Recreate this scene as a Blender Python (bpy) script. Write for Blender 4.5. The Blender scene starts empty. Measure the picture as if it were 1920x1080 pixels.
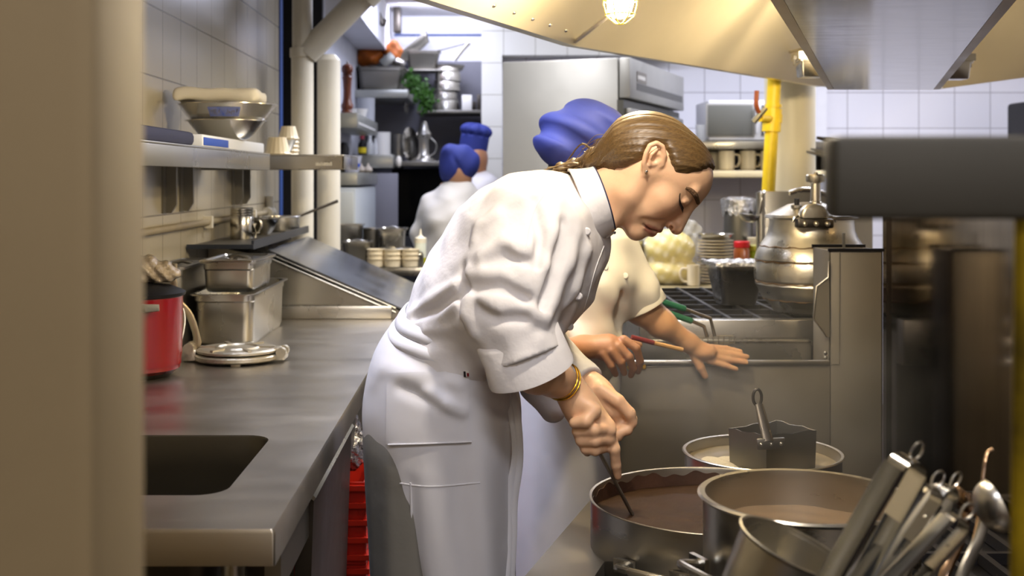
import bpy, bmesh, math, random
import numpy as np
from mathutils import Vector, Matrix, Euler
from mathutils.bvhtree import BVHTree
from math import sin, cos, pi, radians as R, atan2, sqrt
random.seed(7)
rng = np.random.default_rng(7)
SC = bpy.context.scene
COL = SC.collection
F, CX, CY, ZC = 2200.0, 910.0, 333.0, 1.35

def P(px, py, Y):
    return Vector(((px-CX)*Y/F, Y, ZC-(py-CY)*Y/F))
def XZ(px, py, Y):
    p = P(px, py, Y); return p.x, p.z

# ------------------------------------------------------------------ colours and materials
def lin(c):
    if isinstance(c, str):
        c = c.lstrip('#'); c = [int(c[i:i+2], 16)/255 for i in (0, 2, 4)]
    return tuple((v/12.92 if v <= .04045 else ((v+.055)/1.055)**2.4) for v in c)
MATS = {}
def new_mat(name):
    m = bpy.data.materials.new(name); m.use_nodes = True
    nt = m.node_tree; b = nt.nodes['Principled BSDF']
    return m, nt, b
def N(nt, t, **kw):
    n = nt.nodes.new(t)
    for k, v in kw.items():
        if k.startswith('i_'):
            n.inputs[int(k[2:]) if k[2:].isdigit() else k[2:].replace('_', ' ')].default_value = v
        else:
            setattr(n, k, v)
    return n
def mat(name, col, rough=.5, metal=0., var=.0, vscale=8., bump=0., bscale=40., stretch=None,
        rvar=0., spec=.5, trans=0., ior=1.45, alpha=1., emit=None, estr=0., sss=0., sheen=0., coat=0., col2=None):
    if name in MATS: return MATS[name]
    m, nt, b = new_mat(name); MATS[name] = m
    c = lin(col)
    b.inputs['Base Color'].default_value = (*c, 1)
    b.inputs['Roughness'].default_value = rough
    b.inputs['Metallic'].default_value = metal
    b.inputs['Specular IOR Level'].default_value = spec
    b.inputs['Transmission Weight'].default_value = trans
    b.inputs['IOR'].default_value = ior
    b.inputs['Alpha'].default_value = alpha
    b.inputs['Coat Weight'].default_value = coat
    if sss:
        b.inputs['Subsurface Weight'].default_value = sss
        b.inputs['Subsurface Radius'].default_value = (.012, .005, .003)
        b.inputs['Subsurface Scale'].default_value = 1.
    if sheen: b.inputs['Sheen Weight'].default_value = sheen
    if emit:
        b.inputs['Emission Color'].default_value = (*lin(emit), 1); b.inputs['Emission Strength'].default_value = estr
    L = nt.links
    if var or bump or rvar or col2:
        tc = N(nt, 'ShaderNodeTexCoord'); src = tc.outputs['Object']
        mp = N(nt, 'ShaderNodeMapping'); L.new(src, mp.inputs[0])
        if stretch: mp.inputs['Scale'].default_value = stretch
        src = mp.outputs[0]
        if var or col2:
            n1 = N(nt, 'ShaderNodeTexNoise'); n1.inputs['Scale'].default_value = vscale; n1.inputs['Detail'].default_value = 5
            L.new(src, n1.inputs['Vector'])
            rp = N(nt, 'ShaderNodeValToRGB'); L.new(n1.outputs['Fac'], rp.inputs[0])
            c2 = lin(col2) if col2 else tuple(v*(1-var) for v in c)
            c1 = c if col2 else tuple(min(1, v*(1+var*.6)) for v in c)
            rp.color_ramp.elements[0].position = .32; rp.color_ramp.elements[1].position = .68
            rp.color_ramp.elements[0].color = (*c2, 1); rp.color_ramp.elements[1].color = (*c1, 1)
            L.new(rp.outputs[0], b.inputs['Base Color'])
        if rvar:
            n3 = N(nt, 'ShaderNodeTexNoise'); n3.inputs['Scale'].default_value = vscale*1.7; n3.inputs['Detail'].default_value = 6
            L.new(src, n3.inputs['Vector'])
            mr = N(nt, 'ShaderNodeMapRange'); L.new(n3.outputs['Fac'], mr.inputs[0])
            mr.inputs[1].default_value = .3; mr.inputs[2].default_value = .7
            mr.inputs[3].default_value = max(.02, rough-rvar); mr.inputs[4].default_value = min(1, rough+rvar)
            L.new(mr.outputs[0], b.inputs['Roughness'])
        if bump:
            n2 = N(nt, 'ShaderNodeTexNoise'); n2.inputs['Scale'].default_value = bscale; n2.inputs['Detail'].default_value = 4
            L.new(src, n2.inputs['Vector'])
            bp = N(nt, 'ShaderNodeBump'); bp.inputs['Strength'].default_value = bump; bp.inputs['Distance'].default_value = .01
            L.new(n2.outputs['Fac'], bp.inputs['Height']); L.new(bp.outputs[0], b.inputs['Normal'])
    return m
def steel(name, col='#9b9892', rough=.3, var=.12, stretch=(1, 1, 30), bump=.03, rvar=.08, vscale=5):
    return mat(name, col, rough, 1., var=min(.2, var*.35), vscale=vscale*.6, bump=0, stretch=(1, 1, 1) if max(stretch) > 10 else stretch, rvar=rvar*.4)
def tile_mat(name, tile, grout, w, h, axes='XZ', off=(0, 0), mortar=.004, rough=.25):
    """square glazed tiles laid on a wall, in world metres"""
    if name in MATS: return MATS[name]
    m, nt, b = new_mat(name); MATS[name] = m; L = nt.links
    tc = N(nt, 'ShaderNodeTexCoord'); sp = N(nt, 'ShaderNodeSeparateXYZ'); L.new(tc.outputs['Object'], sp.inputs[0])
    cb = N(nt, 'ShaderNodeCombineXYZ')
    for i, a in enumerate(axes):
        ad = N(nt, 'ShaderNodeMath', operation='ADD'); L.new(sp.outputs['XYZ'.index(a)], ad.inputs[0]); ad.inputs[1].default_value = off[i]
        L.new(ad.outputs[0], cb.inputs[i])
    br = N(nt, 'ShaderNodeTexBrick'); br.offset = 0.; br.squash = 1.
    L.new(cb.outputs[0], br.inputs['Vector'])
    br.inputs['Scale'].default_value = 1; br.inputs['Mortar Size'].default_value = mortar/2; br.inputs['Mortar Smooth'].default_value = .3
    br.inputs['Brick Width'].default_value = w; br.inputs['Row Height'].default_value = h; br.inputs['Bias'].default_value = 0
    t = lin(tile)
    br.inputs['Color1'].default_value = (*t, 1); br.inputs['Color2'].default_value = (*[v*.94 for v in t], 1)
    br.inputs['Mortar'].default_value = (*lin(grout), 1)
    L.new(br.outputs['Color'], b.inputs['Base Color'])
    b.inputs['Roughness'].default_value = rough
    bp = N(nt, 'ShaderNodeBump', invert=True); bp.inputs['Strength'].default_value = .5; bp.inputs['Distance'].default_value = .003
    L.new(br.outputs['Fac'], bp.inputs['Height']); L.new(bp.outputs[0], b.inputs['Normal'])
    return m
def vcol_mat(name, rough=.5, sss=0., spec=.4, bump=0., bscale=60., var=0.):
    """colour comes from the mesh's own 'Col' attribute (lips, brows, nails, stains)"""
    if name in MATS: return MATS[name]
    m, nt, b = new_mat(name); MATS[name] = m; L = nt.links
    a = N(nt, 'ShaderNodeAttribute', attribute_name='Col'); out = a.outputs['Color']
    tc = N(nt, 'ShaderNodeTexCoord')
    if var:
        n1 = N(nt, 'ShaderNodeTexNoise'); n1.inputs['Scale'].default_value = 45; n1.inputs['Detail'].default_value = 4
        L.new(tc.outputs['Object'], n1.inputs['Vector'])
        mx = N(nt, 'ShaderNodeHueSaturation'); L.new(out, mx.inputs['Color'])
        mr = N(nt, 'ShaderNodeMapRange'); L.new(n1.outputs['Fac'], mr.inputs[0]); mr.inputs[3].default_value = 1-var; mr.inputs[4].default_value = 1+var
        L.new(mr.outputs[0], mx.inputs['Value']); out = mx.outputs[0]
    L.new(out, b.inputs['Base Color'])
    b.inputs['Roughness'].default_value = rough; b.inputs['Specular IOR Level'].default_value = spec
    if sss:
        b.inputs['Subsurface Weight'].default_value = sss; b.inputs['Subsurface Radius'].default_value = (.01, .004, .002); b.inputs['Subsurface Scale'].default_value = .6
    if bump:
        n2 = N(nt, 'ShaderNodeTexNoise'); n2.inputs['Scale'].default_value = bscale; n2.inputs['Detail'].default_value = 4
        L.new(tc.outputs['Object'], n2.inputs['Vector'])
        bp = N(nt, 'ShaderNodeBump'); bp.inputs['Strength'].default_value = bump; bp.inputs['Distance'].default_value = .004
        L.new(n2.outputs['Fac'], bp.inputs['Height']); L.new(bp.outputs[0], b.inputs['Normal'])
    return m

# ------------------------------------------------------------------ mesh builder
class MB:
    def __init__(s): s.v = []; s.f = []
    def add(s, vs, fs):
        o = len(s.v); s.v += [tuple(v) for v in vs]; s.f += [tuple(i+o for i in f) for f in fs]; return s
    def box(s, x0, x1, y0, y1, z0, z1, M=None):
        vs = [Vector((x, y, z)) for x in (x0, x1) for y in (y0, y1) for z in (z0, z1)]
        if M is not None: vs = [M @ v for v in vs]
        return s.add(vs, [(0, 1, 3, 2), (4, 6, 7, 5), (0, 4, 5, 1), (2, 3, 7, 6), (0, 2, 6, 4), (1, 5, 7, 3)])
    def rbox(s, x0, x1, y0, y1, z0, z1, b=.004, M=None, seg=2):
        """bevelled box"""
        bm = bmesh.new(); bmesh.ops.create_cube(bm, size=1)
        for v in bm.verts:
            v.co = Vector((x0+(v.co.x+.5)*(x1-x0), y0+(v.co.y+.5)*(y1-y0), z0+(v.co.z+.5)*(z1-z0)))
        b = min(b, .49*min(abs(x1-x0), abs(y1-y0), abs(z1-z0)))
        bmesh.ops.bevel(bm, geom=bm.edges[:], offset=b, segments=seg, affect='EDGES', profile=.5)
        return s.bm(bm, M)
    def bm(s, bm, M=None):
        bm.verts.index_update()
        vs = [(M @ v.co if M is not None else v.co.copy()) for v in bm.verts]
        s.add(vs, [[v.index for v in f.verts] for f in bm.faces]); bm.free(); return s
    def lathe(s, prof, c=(0, 0, 0), n=40, M=None, sx=1, sy=1, close=False):
        """prof: (radius, z) list revolved about z"""
        c = Vector(c); vs = []; fs = []; k = len(prof)
        for r, z in prof:
            for i in range(n):
                a = 2*pi*i/n; v = Vector((max(r, 1e-5)*cos(a)*sx, max(r, 1e-5)*sin(a)*sy, z))
                vs.append((M @ v if M is not None else v)+c)
        for j in range(k-1 if not close else k):
            for i in range(n):
                i2 = (i+1) % n; j2 = (j+1) % k
                fs.append((j*n+i, j*n+i2, j2*n+i2, j2*n+i))
        return s.add(vs, fs)
    def loft(s, rings, cap=True, closed=True):
        n = len(rings[0]); vs = [v for r in rings for v in r]; fs = []
        for j in range(len(rings)-1):
            for i in range(n if closed else n-1):
                i2 = (i+1) % n; fs.append((j*n+i, j*n+i2, (j+1)*n+i2, (j+1)*n+i))
        if cap and closed:
            fs.append(tuple(range(n-1, -1, -1))); fs.append(tuple((len(rings)-1)*n+i for i in range(n)))
        return s.add(vs, fs)
    def tube(s, pts, r, n=10, cap=True, flat=1., up=None):
        pts = [Vector(p) for p in pts]; k = len(pts)
        rs = r if isinstance(r, (list, tuple)) else [r]*k
        rings = []; prev = None
        for i, p in enumerate(pts):
            t = (pts[min(i+1, k-1)]-pts[max(i-1, 0)]).normalized()
            if prev is None:
                a = Vector(up) if up is not None else (Vector((0, 0, 1)) if abs(t.z) < .9 else Vector((0, 1, 0)))
                u = (a-t*a.dot(t)).normalized()
            else:
                u = (prev-t*prev.dot(t)).normalized()
            prev = u; w = t.cross(u)
            rings.append([p+u*(cos(2*pi*j/n)*rs[i])+w*(sin(2*pi*j/n)*rs[i]*flat) for j in range(n)])
        return s.loft(rings, cap)
    def prism(s, pts, d):
        """closed polygon (3D points) swept by vector d"""
        d = Vector(d); a = [Vector(p) for p in pts]; n = len(a)
        s.add(a+[p+d for p in a], [tuple(range(n-1, -1, -1)), tuple(range(n, 2*n))]+[(i, (i+1) % n, n+(i+1) % n, n+i) for i in range(n)])
        return s
    def sphere(s, c, r, sx=1, sy=1, sz=1, n=16, M=None):
        prof = [(r*sin(pi*i/n), -r*cos(pi*i/n)*sz) for i in range(n+1)]
        return s.lathe(prof, c, n*2, M, sx, sy)
    def sheet(s, grid, t):
        """grid of points (rows) thickened by t along local normals"""
        rows = len(grid); cols = len(grid[0]); g = [[Vector(p) for p in r] for r in grid]
        nb = [[None]*cols for _ in range(rows)]
        for i in range(rows):
            for j in range(cols):
                a = g[min(i+1, rows-1)][j]-g[max(i-1, 0)][j]; b = g[i][min(j+1, cols-1)]-g[i][max(j-1, 0)]
                nn = a.cross(b); nb[i][j] = g[i][j]+(nn.normalized() if nn.length > 1e-9 else Vector((0, 0, 1)))*t
        vs = [p for r in g for p in r]+[p for r in nb for p in r]; K = rows*cols; fs = []
        for i in range(rows-1):
            for j in range(cols-1):
                a = i*cols+j; q = (a, a+1, a+cols+1, a+cols); fs.append(q); fs.append(tuple(K+x for x in reversed(q)))
        for i in range(rows-1):
            for j in (0, cols-1):
                a = i*cols+j; fs.append((a, a+cols, K+a+cols, K+a))
        for j in range(cols-1):
            for i in (0, rows-1):
                a = i*cols+j; fs.append((a, a+1, K+a+1, K+a))
        return s.add(vs, fs)
    def build(s, name, m, parent=None, smooth=True, ang=35, fix=True, local=False):
        me = bpy.data.meshes.new(name); me.from_pydata(s.v, [], s.f); me.update()
        if fix:
            bm = bmesh.new(); bm.from_mesh(me); bmesh.ops.recalc_face_normals(bm, faces=bm.faces[:]); bm.to_mesh(me); bm.free()
        return link(name, me, m, parent, smooth, ang, local)
def link(name, me, m, parent=None, smooth=True, ang=35, local=False):
    o = bpy.data.objects.new(name, me); COL.objects.link(o); me.materials.append(m)
    if smooth:
        for p in me.polygons: p.use_smooth = True
        try: me.set_sharp_from_angle(angle=R(ang))
        except Exception: pass
    if parent is not None:
        o.parent = parent
        r = parent
        off = Vector(r.location)
        if local: return o
        while r.parent is not None:
            r = r.parent; off = off+Vector(r.location)
        o.location = -off
    return o
def tag(o, label=None, cat=None, group=None, kind=None):
    if label: o['label'] = label
    if cat: o['category'] = cat
    if group: o['group'] = group
    if kind: o['kind'] = kind
    return o
def thing(name, label, cat, loc=(0, 0, 0), group=None):
    o = bpy.data.objects.new(name, None); COL.objects.link(o); o.location = loc; o.empty_display_size = .05
    return tag(o, label, cat, group)
def struct(name, mb, m, **kw):
    return tag(mb.build(name, m, **kw), kind='structure')
def kids(o): return [c for c in COL.objects if c.parent == o]
def copy_tree(o, loc=None, rot=None, label=None, scale=None, parent=None):
    c = o.copy(); COL.objects.link(c)
    if parent is not None: c.parent = parent
    for ch in kids(o): copy_tree(ch, parent=c)
    if loc is not None: c.location = loc
    if rot is not None: c.rotation_euler = rot
    if scale is not None: c.scale = scale
    if label: c['label'] = label
    return c
def arc(c, r, a0, a1, n, ax='XZ'):
    out = []
    for i in range(n+1):
        a = R(a0+(a1-a0)*i/n); u, w = r*cos(a), r*sin(a)
        out.append(Vector(c)+(Vector((u, 0, w)) if ax == 'XZ' else Vector((u, w, 0)) if ax == 'XY' else Vector((0, u, w))))
    return out
def spline(pts, n=6):
    """Catmull-Rom through pts"""
    pts = [Vector(p) for p in pts]; out = []
    q = [2*pts[0]-pts[1]]+pts+[2*pts[-1]-pts[-2]]
    for i in range(1, len(q)-2):
        for j in range(n):
            t = j/n; a, b, c, d = q[i-1:i+3]
            out.append(.5*((2*b)+(c-a)*t+(2*a-5*b+4*c-d)*t*t+(3*b-a-3*c+d)*t**3))
    out.append(pts[-1]); return out

# ------------------------------------------------------------------ signed-distance modelling for bodies, cloth and hats
f32 = np.float32
def V(*a): return np.array(a, dtype=f32)
def A3(v): return np.array((v[0], v[1], v[2]), dtype=f32)
def smin(a, b, k):
    h = np.maximum(k-np.abs(a-b), 0)/k
    return np.minimum(a, b)-h*h*k*.25
def smax(a, b, k): return -smin(-a, -b, k)
def capsule(p, a, b, r1, r2=None):
    r2 = r1 if r2 is None else r2; a = A3(a); b = A3(b)
    ab = b-a; t = np.clip(((p-a)@ab)/max(float(ab@ab), 1e-12), 0, 1)
    return np.linalg.norm(p-a-t[:, None]*ab, axis=1)-(r1+t*(r2-r1))
def ellipsoid(p, c, r, M=None):
    q = p-A3(c)
    if M is not None: q = q@M            # columns of M are the axes
    r = np.array(r, dtype=f32); k0 = np.linalg.norm(q/r, axis=1); k1 = np.linalg.norm(q/(r*r), axis=1)
    return k0*(k0-1)/np.maximum(k1, 1e-9)
def chain(p, pts, rs, k=.0):
    d = None
    for i in range(len(pts)-1):
        e = capsule(p, pts[i], pts[i+1], rs[i], rs[i+1])
        d = e if d is None else (smin(d, e, k) if k else np.minimum(d, e))
    return d
def surface(f, lo, hi, h, smooth=0):
    """naive surface nets over the sparse blocks that meet the surface; returns (verts, quads)"""
    B = 8; lo = np.array(lo, f32); hi = np.array(hi, f32); bs = B*h
    nb = np.ceil((hi-lo)/bs).astype(int)
    gi = np.stack(np.meshgrid(*[np.arange(n) for n in nb], indexing='ij'), -1).reshape(-1, 3)
    ctr = lo+(gi+.5)*bs
    d = np.concatenate([f(ctr[i:i+200000].astype(f32)) for i in range(0, len(ctr), 200000)])
    gi = gi[np.abs(d) < bs*1.35]
    loc = np.stack(np.meshgrid(*[np.arange(B+1)]*3, indexing='ij'), -1).reshape(-1, 3)
    big = np.int64(1 << 20)
    keys, vps, quads = [], [], []
    key = lambda c: ((c[..., 0].astype(np.int64)+8)*big+(c[..., 1]+8))*big+(c[..., 2]+8)
    for s in range(0, len(gi), 400):
        g = gi[s:s+400]; idx = g[:, None, :]*B+loc[None]
        pts = (lo+idx.reshape(-1, 3)*h).astype(f32)
        v = f(pts).reshape(len(g), B+1, B+1, B+1)
        c = {}
        for a in (0, 1):
            for b in (0, 1):
                for e in (0, 1): c[a, b, e] = v[:, a:a+B, b:b+B, e:e+B]
        neg = sum((x < 0).astype(np.int8) for x in c.values())
        act = (neg > 0) & (neg < 8)
        w = np.argwhere(act)
        if len(w):
            acc = np.zeros((len(w), 3)); cnt = np.zeros(len(w))
            cv = {k: x[act] for k, x in c.items()}
            for k0 in cv:
                for ax in range(3):
                    if k0[ax] == 0:
                        k1 = list(k0); k1[ax] = 1; a, b = cv[k0], cv[tuple(k1)]
                        m = (a < 0) != (b < 0); t = np.where(m, a/np.where(m, a-b, 1), 0)
                        o = np.array(k0, float)[None].repeat(len(w), 0); o[:, ax] += t
                        acc += o*m[:, None]; cnt += m
            cell = g[w[:, 0]]*B+w[:, 1:]
            keys.append(key(cell)); vps.append(lo+(cell+acc/cnt[:, None])*h)
        for ax in range(3):
            sl = [slice(0, B)]*3; s2 = list(sl); s2[ax] = slice(1, B+1)
            a = v[(slice(None), *sl)]; b = v[(slice(None), *s2)]
            m = (a < 0) != (b < 0); w = np.argwhere(m)
            if len(w) == 0: continue
            sg = (a[m] < 0); cell = g[w[:, 0]]*B+w[:, 1:]
            e1 = np.zeros(3, int); e2 = np.zeros(3, int); e1[(ax+1) % 3] = 1; e2[(ax+2) % 3] = 1
            q = np.stack([key(cell-e1-e2), key(cell-e2), key(cell), key(cell-e1)], 1)
            q[~sg] = q[~sg][:, ::-1]; quads.append(q)
    keys = np.concatenate(keys); vps = np.concatenate(vps); quads = np.concatenate(quads)
    o = np.argsort(keys); keys = keys[o]; vps = vps[o]
    qi = np.clip(np.searchsorted(keys, quads), 0, len(keys)-1)
    ok = (keys[qi] == quads).all(1); qi = qi[ok]
    for _ in range(smooth):
        acc = np.zeros_like(vps); cnt = np.zeros(len(vps))
        for a, b in ((0, 1), (1, 2), (2, 3), (3, 0)):
            np.add.at(acc, qi[:, a], vps[qi[:, b]]); np.add.at(cnt, qi[:, a], 1)
            np.add.at(acc, qi[:, b], vps[qi[:, a]]); np.add.at(cnt, qi[:, b], 1)
        vps = np.where(cnt[:, None] > 0, vps*.5+.5*acc/np.maximum(cnt, 1)[:, None], vps)
    return vps, qi
def sdf_obj(name, parts, m, parent=None, colour=None):
    """parts: list of (f, lo, hi, h, smooth); all go into one mesh"""
    vs, qs, n = [], [], 0
    for f, lo, hi, h, sm in parts:
        v, q = surface(f, lo, hi, h, sm); vs.append(v); qs.append(q+n); n += len(v)
    v = np.concatenate(vs).astype(f32); q = np.concatenate(qs).astype(np.int32)
    me = bpy.data.meshes.new(name); me.vertices.add(len(v)); me.vertices.foreach_set('co', v.ravel())
    me.loops.add(q.size); me.loops.foreach_set('vertex_index', q.ravel())
    me.polygons.add(len(q)); me.polygons.foreach_set('loop_start', np.arange(0, q.size, 4, dtype=np.int32))
    me.polygons.foreach_set('loop_total', np.full(len(q), 4, np.int32))
    me.polygons.foreach_set('use_smooth', np.ones(len(q), bool)); me.update(calc_edges=True); me.validate()
    if colour is not None:
        c = colour(v); ca = me.color_attributes.new('Col', 'FLOAT_COLOR', 'POINT')
        ca.data.foreach_set('color', np.concatenate([c, np.ones((len(c), 1))], 1).astype(f32).ravel())
    return link(name, me, m, parent, smooth=False)
def march(f, px, py, y0, y1):
    """first surface point along the sight line through (px, py)"""
    ys = np.linspace(y0, y1, 400, dtype=f32)
    pts = np.stack([(px-CX)*ys/F, ys, ZC-(py-CY)*ys/F], 1).astype(f32); d = f(pts)
    i = np.argmax(d < 0)
    return pts[i] if d[i] < 0 else None
def bvh_of(o):
    dg = bpy.context.evaluated_depsgraph_get(); bm = bmesh.new(); bm.from_mesh(o.data)
    off = Vector(o.location); q = o.parent
    while q is not None: off = off+Vector(q.location); q = q.parent
    bmesh.ops.translate(bm, vec=off, verts=bm.verts[:]); t = BVHTree.FromBMesh(bm); bm.free(); return t
def hit(bvh, px, py, lift=.0):
    o = Vector((0, 0, ZC)); d = (P(px, py, 1.)-o).normalized()
    p, n, i, dist = bvh.ray_cast(o, d)
    if p is None: return None
    if n.dot(d) > 0: n = -n
    return p+n*lift
# ================================================================== materials
M_post = mat('painted_post', '#85765a', .7, var=.10, vscale=3, bump=.05, bscale=15)
M_ceil = mat('ceiling_paint', '#c9c9cc', .8, var=.05)
M_floor = mat('floor_quarry', '#5b4a42', .5, var=.2, vscale=6)
M_tileL = tile_mat('tile_left', '#aba28e', '#6f6552', .205, .2, 'YZ', (.03, -.04), .005)
M_tileB = tile_mat('tile_back', '#e6e4da', '#a9a594', .185, .185, 'XZ', (.08, .02), .005)
M_tileF = tile_mat('tile_far', '#e9e9f2', '#a8a6ae', .213, .213, 'XZ', (-.03, .06), .006)
M_white = mat('white_paint', '#e4e4ea', .6, var=.04)
M_greywall = mat('grey_wall', '#84848e', .6, var=.12, vscale=3)
M_alcove = mat('alcove_side', '#b4b6bf', .6, var=.08)
M_black = mat('black_iron', '#17161a', .55, var=.2)
M_blackshine = mat('black_gloss', '#0e0d0f', .5, spec=.2)
M_navy = mat('navy_cloth', '#232846', .8)
M_blue = mat('blue_tape', '#2b4fb4', .6)
M_trimblue = mat('trim_blue', '#2a4a8c', .6)
M_pipe = mat('cream_pipe', '#dad5c8', .35, var=.06, vscale=4)
M_col = mat('cream_column', '#e6dcbf', .45, var=.04, vscale=3)
M_st = steel('steel_plain', '#b9b6ae', .28)
M_stb = steel('steel_bright', '#c2bfb8', .2)
M_stw = steel('steel_worktop', '#b3ada2', .33, var=.10, stretch=(2, 3, 2), rvar=.12, vscale=3, bump=.02)
M_std = steel('steel_dull', '#8b8881', .42, var=.2)
M_stg = steel('steel_grimy', '#55504a', .4, var=.35, stretch=(2, 2, 2))
M_hood = mat('steel_hood', '#d2c8b2', .40, .4, var=.06, vscale=2.5, rvar=.08, bump=.012, bscale=6)
M_over = steel('steel_overshelf', '#8d8a8a', .13, var=.1, stretch=(2, 6, 2), bump=.05, rvar=.05)
M_fry = mat('steel_fryer', '#7d776d', .42, .6, var=.08, vscale=3, rvar=.08, bump=.01, bscale=8)
M_mirror = steel('steel_sooty', '#857a6c', .14, var=.55, stretch=(3, 9, 1.), bump=.012, rvar=.06, vscale=2.2)
M_alu = mat('cast_aluminium', '#c9c3b4', .33, 1., var=.1, vscale=9, rvar=.1, bump=.05, bscale=90)
M_aluD = mat('aluminium_stain', '#6a5234', .6, .4, var=.3, vscale=30)
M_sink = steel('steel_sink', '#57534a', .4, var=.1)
M_yel = mat('yellow_paint', '#f3d22a', .4, var=.12, vscale=12)
M_red = mat('red_enamel', '#860d16', .25, coat=.3)
M_redcrate = mat('red_plastic', '#c8291a', .42, var=.1)
M_wood = mat('pepper_wood', '#6a3219', .32, var=.25, vscale=20, coat=.3)
M_ceram = mat('cream_ceramic', '#e9ddc2', .25, coat=.2)
M_whitecer = mat('white_ceramic', '#e8e6e0', .25)
M_cloth = mat('white_cloth', '#efe9db', .85, var=.03, bump=.15, bscale=40)
M_foil = mat('foil', '#d8d6d2', .22, 1., bump=1., bscale=70)
M_orange = mat('orange_peel', '#b5601c', .5, var=.35, vscale=14, bump=.3, bscale=50)
M_plas = mat('clear_plastic', '#f2f2f2', .15, trans=.0, alpha=.10, spec=.8)
M_glass = mat('clear_glass', '#f4f7f8', .05, alpha=.25, spec=.9)
M_grn = mat('parsley', '#3f6b22', .6, var=.5, vscale=40)
M_plasw = mat('white_plastic', '#dfe3ea', .45)

# ================================================================== the setting
struct('floor', MB().box(-2.2, 3.5, -1.8, 8.2, -.05, 0), M_floor)
struct('ceiling', MB().box(-2.2, 3.5, -1.8, 8.2, 2.45, 2.5), M_ceil)
struct('wall_left', MB().box(-1.05, -.95, .9, 5.4, 0, 2.45), M_tileL)
struct('wall_recess', MB().box(-1.5, -1.4, 5.3, 5.8, 0, 2.45).box(-1.5, -.8, 5.75, 5.8, 0, 2.45), M_black)  # black colour stands in for the darkness of the void behind
struct('trim_1', MB().box(-.968, -.944, 5.4, 5.47, 0, 2.45), M_trimblue)
struct('wall_alcove', MB().box(-.9, -.8, 5.8, 8.0, 0, 2.45), M_alcove)
struct('wall_back', MB().box(-.9, .1, 8.0, 8.1, 2.143, 2.45), M_white)
struct('wall_back_lower', MB().box(-.9, .1, 8.0, 8.1, 0, 2.143), M_greywall)
struct('trim_2', MB().box(-.62, .0, 7.985, 8.0, 2.315, 2.327), M_trimblue)
struct('wall_partition', MB().box(-.022, .097, 6.8, 8.0, 0, 2.45), M_tileB)
struct('wall_lintel', MB().box(.097, 1.15, 6.8, 6.95, 2.06, 2.45), M_tileB)
struct('wall_far', MB().box(.097, 3.5, 7.0, 7.1, 0, 2.45), M_tileF)
struct('wall_right', MB().box(3.4, 3.5, -1.8, 7.0, 0, 2.45), M_white)
struct('wall_behind', MB().box(-2.2, 3.5, -1.8, -1.7, 0, 2.45), M_white)
struct('wall_near', MB().rbox(-2.0, -.206, .62, .72, 0, 2.45, .012), M_post)
struct('trim_3', MB().box(1.94, 2.02, 6.94, 7.0, 0, 2.45), M_white)
# boxed duct along the alcove wall
struct('trim_4', MB().box(-.8, -.62, 5.85, 8.0, 2.15, 2.45), M_white)
mb = MB().lathe([(.112, 0), (.112, 2.45)], (1.37, 5.28, 0), 48)
struct('column', mb, M_col)

# sooty stainless side panel that mirrors the cooking line
mb = MB(); mb.box(1.18, 1.2, .72, 3.46, 0, 1.33); mb.box(1.172, 1.18, 3.43, 3.46, 0, 1.33)
t = thing('splash_panel', 'tall sooty stainless side panel at the right end of the fryer, mirroring it', 'panel', (1.19, 2.1, 0))
mb.build('panel_sheet', M_mirror, t)

# ================================================================== pipes by the left wall
def pipe_thing():
    t = thing('drain_pipe', 'cream drain stack with a slanting branch beside the end of the tiled wall', 'pipe', (-.78, 5.0, 0))
    x, r = -.7795, .047
    MB().lathe([(r, 0), (r, 1.86), (r+.006, 1.862), (r+.006, 1.90), (r-.004, 1.902), (r-.004, 2.45)], (x, 5.0, 0), 36).build('pipe_stack', M_pipe, t)
    a = P(575, 100, 5.0); b = P(686, -12, 5.0)
    MB().tube([a, b, b+Vector((.12, 0, .1))], .053, 28).build('branch', M_pipe, t)
    mb = MB(); d = (b-a).normalized(); mb.tube([b-d*.02, b+d*.08], .066, 28); mb.build('collar', M_pipe, t)
    t2 = thing('drain_pipe', 'straight cream pipe standing right of the branched drain stack', 'pipe', (-.68, 5.11, 0))
    MB().lathe([(.0505, 0), (.0505, 1.86), (.03, 1.885)], (-.682, 5.11, 0), 36).build('pipe_stack', M_pipe, t2)
pipe_thing()
mb = MB(); mb.tube([(-.934, 2.3, 1.2), (-.934, 5.05, 1.2)], .011, 14)
t = thing('water_pipe', 'thin cream water pipe running along the left wall tiles', 'pipe', (-.932, 3.6, 1.2)); mb.build('pipe_run', mat('old_pipe', '#8f836a', .5, var=.2), t)
mb = MB(); mb.tube([(-.932, 5.0, 1.2), (-.932, 5.1, 1.2)], .024, 14); mb.tube([(-.932, 5.07, 1.2), (-.932, 5.07, 1.27)], .018, 12); mb.build('elbow', M_pipe, t)
for y in (3.0, 3.95, 4.7): MB().box(-.95, -.92, y, y+.02, 1.18, 1.22).build('clip', M_pipe, t)

# ================================================================== left worktop with its sink
X0, X1, Y0, Y1, ZT = -.945, -.287, 1.6, 3.99, .87
SX1, SY0, SY1 = -.398, 1.775, 2.185
t = thing('worktop', 'long stainless worktop with a sunken sink along the left wall', 'worktop', (-.6, 2.8, 0))
bm = bmesh.new()
def ringpts(x0, x1, y0, y1, r, n=6):
    out = []
    for cx, cy, a in ((x1-r, y1-r, 0), (x0+r, y1-r, 90), (x0+r, y0+r, 180), (x1-r, y0+r, 270)):
        for i in range(n+1):
            q = R(a+90*i/n); out.append((cx+r*cos(q), cy+r*sin(q)))
    return out
mb = MB()
out = ringpts(X0, X1, Y0, Y1, .004); inn = ringpts(X0+.09, SX1, SY0, SY1, .045)
n = len(out)
ring = lambda pts, z: [Vector((x, y, z)) for x, y in pts]
lip = ringpts(X0+.088, SX1+.002, SY0-.002, SY1+.002, .047)
flo = ringpts(X0+.12, SX1-.03, SY0+.03, SY1-.03, .05)
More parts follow.
